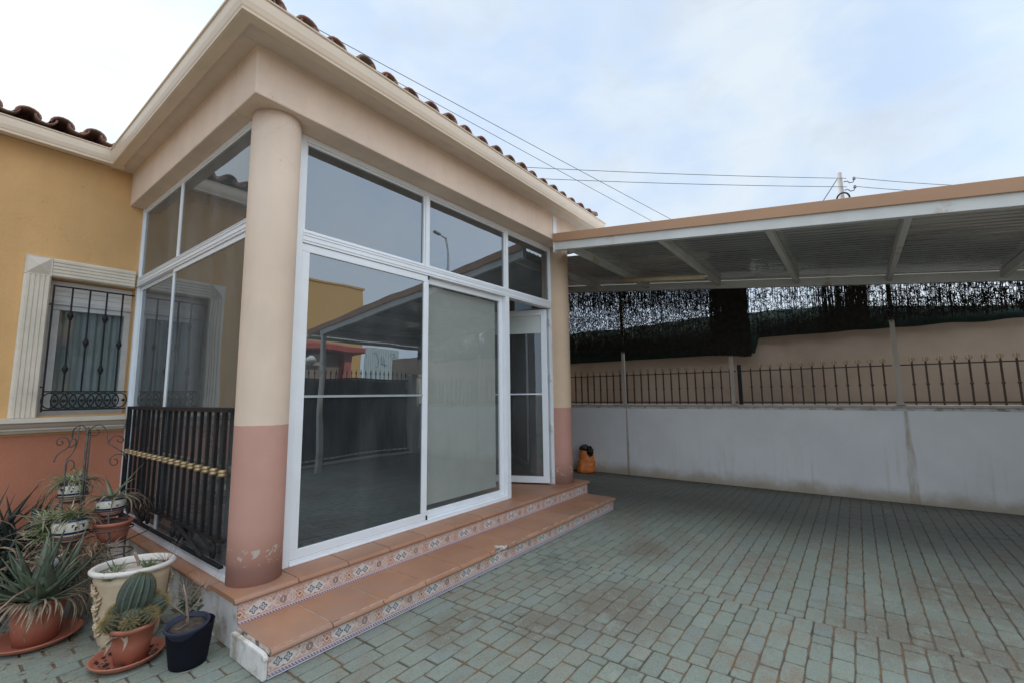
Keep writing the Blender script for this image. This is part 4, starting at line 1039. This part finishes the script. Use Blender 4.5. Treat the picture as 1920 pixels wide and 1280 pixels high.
# --- cream relief urn
urn = thing('urn', 'large cream oval planter with moulded flowers and a white rim behind the cactus', 'planter', (-.30, .72, 0))
M_cream = plain('cream_ceramic', (.60, .46, .31), .6, var=.12, scale=5, c2=(.48, .34, .22), thr=(.5, .75), bmp=.15)
M_rim = plain('white_ceramic_rim', (.66, .60, .54), .55, var=.06, scale=4)
ux, uy = -.285, .70; S1, S2 = 1.0, 1.0
ur = Matrix.Rotation(R(-30), 3, 'Z')
m = MB(); m.lathe([(.12, 0), (.125, .02), (.135, .10), (.15, .25), (.158, .34), (.163, .365), (.158, .37), (.16, .385)], (ux, uy, 0), 56, 1.12, .95, tilt=ur); m.build('body', M_cream, urn)
m = MB(); m.lathe([(.160, .385), (.176, .392), (.184, .402), (.184, .412), (.176, .420), (.164, .421), (.156, .412), (.150, .37), (.14, .30), (.001, .30)], (ux, uy, 0), 56, 1.12, .95, tilt=ur); m.build('rim', M_rim, urn)
rr = random.Random(6)
def on_urn(a, z_, out=.0):
    r_ = .125+(.163-.125)*z_/.37+out; v = ur@Vector((r_*1.12*math.cos(a), r_*.95*math.sin(a), z_)); return v+Vector((ux, uy, 0)), (ur@Vector((math.cos(a), math.sin(a), 0))).normalized()
for a0 in (R(215), R(300), R(20), R(120)):
    m = MB(); stem = [on_urn(a0+.12*math.sin(t*1.2), .07+t*.028, .004)[0] for t in range(10)]; m.tube(stem, .005, 6)
    for t in range(10):
        for sd in (-1, 1):
            a = a0+.12*math.sin(t*1.2)+sd*rr.uniform(.12, .2); p, nn = on_urn(a, .075+t*.028, .006); tang = Vector((-nn.y, nn.x, 0))
            m.blade([p-tang*sd*.028-Vector((0, 0, .012)), p-tang*sd*.01, p+tang*sd*.006+Vector((0, 0, .010)), p+tang*sd*.016+Vector((0, 0, .016))], [.003, .010, .009, .001], .7, side=Vector((0, 0, 1)))
    for z_ in (.12, .22, .31):
        p, nn = on_urn(a0+rr.uniform(-.08, .08), z_, .01); tang = Vector((-nn.y, nn.x, 0))
        for k in range(6):
            an = k*math.pi/3; m.blob(p+tang*math.cos(an)*.013+Vector((0, 0, math.sin(an)*.013)), .009, 7, 4)
        m.blob(p+nn*.006, .007, 7, 4)
    m.build('flower_relief', M_cream, urn)
m = MB(); m.lathe([(.152, .385), (.10, .388), (.05, .390), (.001, .392)], (ux, uy, 0), 24, 1.08, .92, tilt=ur); m.build('soil', plain('dusty_soil', (.50, .43, .36), 1, var=.3, scale=15, bmp=.5), urn)
m = MB()
for cx, cy, k in ((-.23, .66, 22), (-.40, .62, 26), (-.36, .74, 16)):
    for i in range(k):
        az = i*2.399; m.blade(leafpath((cx+rr.uniform(-.015, .015), cy+rr.uniform(-.015, .015), .378), az, rr.uniform(.05, .085), rr.uniform(.3, 1.2), rr.uniform(-.2, .6), 5), taper(.0075, 5), .4, chan=.2)
m.build('succulent', plain('succulent_leaf', (.15, .18, .09), .5, var=.4, scale=20), urn)
m = MB(); m.tube([(-.255, .72, .375), (-.262, .72, .42), (-.285, .715, .475)], [.007, .008, .009], 7)
for i in range(10):
    az = rr.uniform(0, 6.28); m.tube([(-.15, .62, .40), Vector((-.15, .62, .40))+Vector((math.cos(az)*.08, math.sin(az)*.08, rr.uniform(.04, .13)))], [.0016, .0007], 4)
m.build('dry_stalk', M_dry, urn)

# --- wrought iron plant stand with its painted pots
st = thing('plant_stand', 'curly wrought iron plant stand with scrolls holding painted pots by the house wall', 'stand', (-.38, 1.65, 0))
m = MB()
arch_r = [(-.374,1.7,1.126),(-.369,1.682,1.163),(-.357,1.664,1.188),(-.328,1.645,1.205),(-.298,1.627,1.187),(-.285,1.609,1.146),(-.284,1.591,1.106),(-.276,1.573,1.07),(-.258,1.555,1.051),(-.217,1.536,1.017),(-.19,1.518,.988),(-.185,1.5,.957)]
arch_l = [(-.377,1.7,1.126),(-.378,1.708,1.158),(-.389,1.717,1.19),(-.409,1.725,1.204),(-.434,1.733,1.192),(-.447,1.742,1.161),(-.446,1.75,1.103)]
arm_l = [(-.423,1.68,1.198),(-.433,1.647,1.155),(-.438,1.614,1.1),(-.454,1.581,1.051),(-.48,1.548,1.005),(-.502,1.515,.977),(-.508,1.482,.914),(-.508,1.449,.819),(-.516,1.416,.736),(-.512,1.383,.542),(-.517,1.35,.40),(-.517,1.33,0)]
def smooth_path(p, k=3):
    p = [Vector(q) for q in p]; o = []
    for i in range(len(p)-1):
        a, b, c, d = p[max(i-1, 0)], p[i], p[i+1], p[min(i+2, len(p)-1)]
        for s_ in range(k):
            t_ = s_/k; o.append(.5*((2*b)+(c-a)*t_+(2*a-5*b+4*c-d)*t_*t_+(3*b-3*c+d-a)*t_**3))
    return o+[p[-1]]
for p in (arch_r, arch_l, arm_l,
          [(-.267,1.62,1.067),(-.262,1.62,1.094),(-.235,1.62,1.119),(-.202,1.62,1.112),(-.182,1.62,1.087),(-.192,1.62,1.069),(-.214,1.62,1.076),(-.219,1.62,1.092)],
          [(-.361,1.7,1.157),(-.354,1.7,1.132),(-.329,1.7,1.127),(-.313,1.7,1.144),(-.316,1.7,1.167),(-.329,1.7,1.168)],
          [(-.55,1.6,.968),(-.536,1.6,1.016),(-.483,1.6,1.066),(-.49,1.6,1.114),(-.514,1.6,1.133),(-.538,1.6,1.126),(-.547,1.6,1.106),(-.538,1.6,1.082),(-.522,1.6,1.081),(-.515,1.6,1.095),(-.524,1.6,1.108)],
          [(-.49,1.58,1.072),(-.48,1.58,1.063),(-.462,1.58,1.071),(-.449,1.58,1.094),(-.458,1.58,1.117),(-.474,1.58,1.118),(-.485,1.58,1.089)],
          [(-.186,1.5,.976),(-.223,1.5,.993),(-.257,1.5,.988),(-.277,1.5,.959),(-.27,1.5,.928),(-.249,1.5,.916),(-.232,1.5,.932),(-.241,1.5,.96),(-.255,1.5,.957)],
          [(-.501,1.5,.911),(-.502,1.5,.953),(-.495,1.5,.977),(-.483,1.5,.982),(-.466,1.5,.965),(-.462,1.5,.931),(-.478,1.5,.916)]):
    m.tube(smooth_path(p), .0042, 6)
m.tube([(-.374, 1.70, 1.19), (-.374, 1.70, 0)], .008, 8); m.tube([(-.358, 1.70, 1.14), (-.358, 1.70, .3)], .005, 6)
m.tube([(-.17, 1.42, .72), (-.17, 1.42, .30), (-.13, 1.38, 0)], .005, 6); m.tube([(-.30, 1.30, .62), (-.27, 1.30, .3), (-.24, 1.26, 0)], .005, 6)
def ring(c, r): m.tube([(c[0]+r*math.cos(t*math.pi/12), c[1]+r*math.sin(t*math.pi/12), c[2]) for t in range(24)], .0045, 6, closed=True)
POTS = [((-.405, 1.80, .655), .072, .088, .135), ((-.46, 1.42, .455), .078, .098, .155), ((-.265, 1.42, .585), .066, .086, .12)]
for c, r0, r1, h in POTS: ring((c[0], c[1], c[2]+.045), r1*.92+.008); ring((c[0], c[1], c[2]-.004), r0*.7); m.tube([(c[0]-r0*.7, c[1], c[2]-.004), (c[0]+r0*.7, c[1], c[2]-.004)], .004, 5); m.tube([(c[0]+r0*.5, c[1]+.03, c[2]-.004), (-.374, 1.70, c[2]-.03)], .004, 5)
ring((-.25, 1.38, .50), .11); ring((-.25, 1.38, .34), .115); m.tube([(-.36, 1.38, .50), (-.14, 1.38, .50)], .004, 5); m.tube([(-.36, 1.38, .34), (.0, 1.50, .42)], .004, 5)
m.build('frame', M_rust_iron, st)
def mat_painted(zb, h):
    m_, nt, b = new_mat('painted_pot'); o = coords(nt); X, Y, Z = xyz(nt, o); v = (Z-zb)/h
    blob = noi(nt, o, 38, 2, .5).gt(.57)
    c = mix(nt, v.gt(.05), (.33, .12, .08), (.33, .12, .08))
    def band(c, a, b_, colr, extra=None):
        k = v.gt(a)*v.lt(b_); k = k*extra if extra else k; return mix(nt, k, c, colr)
    c = band(c, .10, .16, (.55, .5, .42)); c = band(c, .22, .27, (.5, .45, .4)); c = band(c, .27, .33, (.45, .10, .08)); c = band(c, .34, .40, (.65, .6, .5)); c = band(c, .40, .50, (.015, .02, .07))
    c = band(c, .50, .88, (.66, .63, .52)); c = band(c, .55, .80, (.03, .04, .07), blob); c = band(c, .86, .90, (.5, .5, .42)); c = band(c, .90, 1.2, (.015, .02, .07))
    nt.links.new(c, b.inputs['Base Color']); b.inputs['Roughness'].default_value = .18; return m_
labs = ['uppermost painted pot of striped spider plant on the iron stand', 'front painted pot with flower band and trailing plant on the iron stand', 'right painted pot with a drooping long leaved plant on the iron stand']
for i, (c, r0, r1, h) in enumerate(POTS):
    t = thing('painted_pot', labs[i], 'potted plant', c, 'painted pots on the iron stand')
    m = MB(); m.lathe([(r0*.7, 0), (r0, h*.15), (r1*.95, h*.5), (r1, h*.8), (r1*.9, h*.92), (r1*.93, h), (r1*.86, h), (r1*.8, h*.85), (.001, h*.85)], c, 36); m.build('pot', mat_painted(c[2], h), t)
    if i == 2: pass
    m = MB(); rr = random.Random(30+i)
    if i < 2:
        for k in range(110 if i == 0 else 90):
            az = rr.uniform(0, 6.28) if i == 0 else rr.gauss(3.6, 1.3); m.blade(leafpath((c[0]+rr.uniform(-.03, .03), c[1]+rr.uniform(-.03, .03), c[2]+h*.9), az, rr.uniform(.10, .24), rr.uniform(.3, 1.3), rr.uniform(.8, 2.2), 8, .15), taper(rr.uniform(.003, .006), 8), .1, chan=.6)
        m.build('leaves', M_spider, t)
        m = MB()
        for k in range(26): az = rr.uniform(0, 6.28); m.blade(leafpath((c[0]+.05*math.cos(az), c[1]+.05*math.sin(az), c[2]+h*.9), az, rr.uniform(.1, .2), rr.uniform(-.1, .8), rr.uniform(1.6, 2.6), 7, .3), taper(rr.uniform(.004, .007), 7), .1, chan=.6)
        m.build('dried_leaves', M_dry, t)
    else:
        for az, ln, li, dr, wv in ((-.2, .30, 1.0, .1, .014), (3.0, .26, .9, .3, .013), (-.7, .24, .5, 1.9, .012), (4.2, .22, .6, 1.2, .012), (3.4, .30, .5, .7, .010), (.6, .22, .9, .8, .012), (1.8, .2, 1.1, .4, .012), (-1.3, .22, .8, 1.6, .011)):
            m.blade(leafpath((c[0], c[1], c[2]+h*.88), az, ln, li, dr, 9), taper(wv, 9, .4), .2, chan=.4)
        m.build('leaves', plain('pale_strap_leaf', (.20, .22, .13), .5, var=.35, scale=12, c2=(.30, .22, .14), thr=(.5, .62)), t)
        m = MB()
        for k in range(24): az = rr.uniform(0, 6.28); m.blade(leafpath((c[0]+.05*math.cos(az), c[1]+.05*math.sin(az), c[2]+h*.9), az, rr.uniform(.1, .26), rr.uniform(0, .8), rr.uniform(1.8, 2.9), 8, .25), taper(rr.uniform(.004, .009), 8), .1, chan=.6)
        m.build('dried_leaves', M_dry, t)
t = thing('terracotta_pot', 'plain terracotta pot in the lower ring of the iron stand beneath the right painted pot', 'pot', (-.25, 1.38, .42)); m = MB(); pot_mesh(m, .075, .10, .13, (-.25, 1.38, .42)); m.build('pot', M_terra, t); soil_disc(.09, (-.25, 1.38, .535), 'soil', t)
m = MB(); rr = random.Random(77)
for i in range(300):
    az = rr.uniform(0, 6.28); c = (rr.uniform(-.66, -.28), rr.uniform(1.10, 1.55), rr.uniform(.25, .48)); m.blade(leafpath(c, az, rr.uniform(.05, .16), rr.uniform(-.2, 1.2), rr.uniform(.5, 2.4), 6, .3), taper(rr.uniform(.003, .008), 6), .15, chan=.6)
for i in range(26):
    c = Vector((rr.uniform(-.55, -.35), rr.uniform(1.1, 1.4), 0)); p = [c]; 
    for k in range(5): c = c+Vector((rr.uniform(-.03, .03), rr.uniform(-.03, .03), .09)); p.append(c)
    m.tube(p, .002, 4)
o = m.build('dried_plant', M_dry); tag(o, 'tangle of dead brown stems and leaves between the aloe and the painted pots', 'plant')
m = MB()
for i in range(130):
    az = i*2.399; m.blade(leafpath((-.57+rr.uniform(-.04, .04), 1.48+rr.uniform(-.04, .04), .58+rr.uniform(-.10, .05)), az, rr.uniform(.07, .14), rr.uniform(-.3, 1.0), rr.uniform(.3, 1.0), 6), taper(.006, 6), .2, chan=.4)
m.tube([(-.56, 1.48, .0), (-.56, 1.48, .6)], .008, 6)
o = m.build('bushy_plant', M_spider); tag(o, 'small bushy plant with narrow green and cream leaves left of the front painted pot', 'plant')
m = MB(); m.lathe([(.022, 0), (.026, .01), (.030, .07), (.027, .075), (.001, .072)], (-.535, 1.22, .36), 16, tilt=None); m.tube([(-.535, 1.22, 0), (-.535, 1.22, .37)], .012, 6)
o = m.build('plant_marker', plain('white_plastic', (.75, .76, .8), .4)); tag(o, 'small white plastic cup standing among the dead leaves', 'cup')

# ================================================================== STREET SIDE (seen mirrored in the glass)
M_yel = plain('yellow_render', (.66, .43, .17), .9, var=.05, bmp=.2)
yb = thing('yellow_building', 'tall plain yellow building across the street, reflected in the left sliding door', 'building', (10, -27, 0))
m = MB(); m.box((2, -34, 0), (17.7, -24.4, 8.9)); m.build('wall', M_yel, yb); m = MB(); m.box((1.9, -34.1, 8.901), (17.8, -24.3, 9.05)); m.build('parapet', M_yel, yb)
rh = thing('red_roofed_house', 'low house with red eaves, barred window and air conditioner, reflected in the left sliding door', 'house', (6, -18, 0))
m = MB(); m.box((-2, -22, 0), (10.9, -15.6, 1.99)); m.build('wall', plain('cream_render', (.58, .43, .28), .9, var=.05), rh)
m = MB(); m.box((-2, -22, 2.0), (10.9, -15.6, 3.3)); m.build('upper_wall', plain('taupe_render', (.30, .24, .20), .9, var=.05), rh)
m = MB(); m.add([(-3, -14.5, 3.35), (11.6, -14.5, 3.35), (11.6, -14.5, 3.55), (-3, -14.5, 3.55), (11.6, -23, 3.35), (-3, -23, 3.35), (9.5, -18, 4.1), (-3, -18, 4.1)], [(0, 1, 2, 3), (1, 4, 6, 2), (3, 2, 6, 7), (0, 5, 4, 1), (4, 5, 7, 6), (0, 3, 7, 5)]); m.build('roof', plain('red_painted_roof', (.42, .075, .06), .6), rh)
m = MB(); m.box((10.5, -15.6, 0), (10.9, -15.2, 3.34)); m.build('pillar', plain('red_pillar', (.45, .14, .12), .7), rh)
wn = MB(); wn.box((6.9, -15.6, 1.5), (8.4, -15.58, 2.5)); wo = wn.build('window', plain('dark_glass', (.02, .02, .025), .2), rh)
b = MB()
for k in range(12): b.box((6.92+k*.13, -15.57, 1.5), (6.94+k*.13, -15.55, 2.5))
b.build('bars', M_iron, wo)
m = MB(); m.box((8.6, -15.6, 2.75), (9.5, -15.3, 3.2)); ac = m.build('air_conditioner', plain('beige_metal', (.45, .40, .36), .6), rh); m = MB(); m.lathe([(.001, 0), (.17, 0), (.17, .02), (.001, .02)], (8.9, -15.29, 2.98), 20, tilt=Matrix.Rotation(R(90), 3, 'X')); m.build('fan_grille', M_iron, ac)
ms = thing('metal_panel', 'pale blue white ribbed metal panel with faded scrawl, reflected in the left sliding door', 'panel', (9.9, -11.6, 0))
m = MB(); pf = []
for k in range(16): pf += [(9.15+k*.095, 0), (9.15+k*.095+.05, 0), (9.15+k*.095+.06, .02), (9.15+k*.095+.085, .02)]
m.prism(pf+[(10.68, 0), (10.68, -.03), (9.15, -.03)], (0, -11.6, 0), (0, -11.6, 3.25), (1, 0, 0), (0, 1, 0)); m.build('sheet', plain('pale_blue_metal', (.52, .64, .68), .5, var=.05), ms)
m = MB()
for p in ([(9.5, 3.0), (9.7, 3.05), (9.78, 2.8), (9.7, 2.5), (9.6, 2.45)], [(9.95, 2.95), (9.95, 2.6)], [(10.05, 2.95), (10.07, 2.5)], [(9.85, 2.62), (10.2, 2.6)], [(10.3, 3.05), (10.45, 3.1), (10.5, 2.95), (10.35, 2.9)]): m.tube([(x, -11.575, z_) for x, z_ in p], .012, 4)
m.build('scrawl', plain('faded_ink', (.25, .33, .38), .8), ms)
# street boundary: pillars, gate with dark mesh and spikes
gf = thing('gate', 'black spiked gate backed with dark mesh on the street side, reflected in the glass', 'gate', (5, -5.6, 0))
m = MB(); m.box((3.35, -5.64, .04), (6.3, -5.60, .10)); m.box((3.35, -5.64, 1.74), (6.3, -5.60, 1.78)); m.build('rail', M_iron, gf)
m = MB()
for k in range(24): xx = 3.42+k*.125; m.tube([(xx, -5.61, .1), (xx, -5.61, 1.86)], .009, 6); m.lathe([(.008, 1.86), (.022, 1.88), (.012, 1.91), (.002, 1.98)], (xx, -5.61, 0), 8)
m.build('bars', M_iron, gf)
m = MB(); rr = random.Random(14)
for i in range(1500):
    xx = rr.uniform(3.36, 6.3); hole = noise.noise(Vector((xx*6, 1.7, 0))); a = rr.uniform(.1, 1.4); L_ = rr.uniform(.2, .5)
    if hole > .25 and rr.random() < .7: continue
    m.tube([(xx, -5.65+rr.uniform(-.01, .01), a), (xx+rr.uniform(-.02, .02), -5.65, min(1.76, a+L_))], .004, 3, cap=False, smooth=False)
m.build('brushwood_lining', M_reed, gf)
m = MB(); m.box((3.35, -5.72, .12), (6.3, -5.70, 1.74)); m.build('mesh_backing', M_net, gf)
for i, (xx, lab) in enumerate(((3.02, 'white street pillar with twin globe lamps, reflected at the left edge of the glass'), (6.40, 'white street pillar at the foot of the boundary wall end'))):
    t = thing('gate_pillar', lab, 'pillar', (xx, -5.6, 0), 'white gate pillars'); m = MB(); m.box((xx-.15, -5.76, 0), (xx+.15, -5.46, 1.85)); m.build('shaft', M_white_steel, t); m = MB(); m.box((xx-.19, -5.80, 1.851), (xx+.19, -5.42, 1.91)); m.build('cap', M_mortar, t)
gl = thing('globe_lamp', 'twin white globe lamp on a short pole above the street pillar', 'lamp', (3.55, -5.6, 1.9))
m = MB(); m.tube([(3.9, -6.2, 0), (3.9, -6.2, 2.05)], .03, 8); m.tube([(3.75, -6.2, 2.05), (4.05, -6.2, 2.05)], .015, 6); m.build('pole', M_white_steel, gl)
for xx in (3.8, 4.02): m = MB(); m.blob((xx, -6.2, 2.18), .11, 16, 10); m.build('globe', plain('opal_globe', (.8, .8, .78), .3), gl)
sw = thing('street_wall', 'stone faced front wall left of the gate on the street side', 'wall', (-1, -5.6, 0))
m = MB(); m.box((-5.5, -5.72, 0), (2.865, -5.5, 1.2)); m.build('wall', plain('stone_facing', (.28, .23, .19), .9, var=.4, scale=7, bmp=.6, c2=(.4, .36, .3), thr=(.5, .55)), sw)
sl_ = thing('street_lamp', 'tall grey street lamp with a single arm, reflected in the middle transom window', 'street lamp', (13.45, -11.6, 0))
m = MB(); m.tube([(13.45, -11.6, 0), (13.45, -11.6, 8.9)], [.09, .05], 10); m.tube([(13.45, -11.6, 8.85), (13.0, -11.6, 8.92)], .035, 8); m.build('pole', plain('galvanised_pole', (.42, .45, .46), .5, metal=.3), sl_)
m = MB(); m.box((12.62, -11.7, 8.86), (13.05, -11.5, 8.95)); bevel(m.build('lamp_head', plain('lamp_head_grey', (.30, .33, .35), .5), sl_), .02)

m = MB(); rr = random.Random(55)
for i in range(150):
    q = rr.random(); 
    if q < .6: x, y = rr.uniform(-.9, -.05), rr.uniform(.3, 2.2)
    elif q < .8: x, y = rr.uniform(0, 4.0), -.39-abs(rr.gauss(0, .05))
    else: x, y = rr.uniform(-.6, 4.5), rr.uniform(-2.4, -.5)
    az = rr.uniform(0, 6.28); m.blade(leafpath((x, y, .003), az, rr.uniform(.008, .035) if q < .6 else rr.uniform(.004, .012), rr.uniform(.05, .5), rr.uniform(.2, .9), 4), [.002, .006, .004, .001] if q < .6 else [.001, .003, .002, .0005], .1)
o = m.build('leaf_litter', M_dry); o['kind'] = 'stuff'
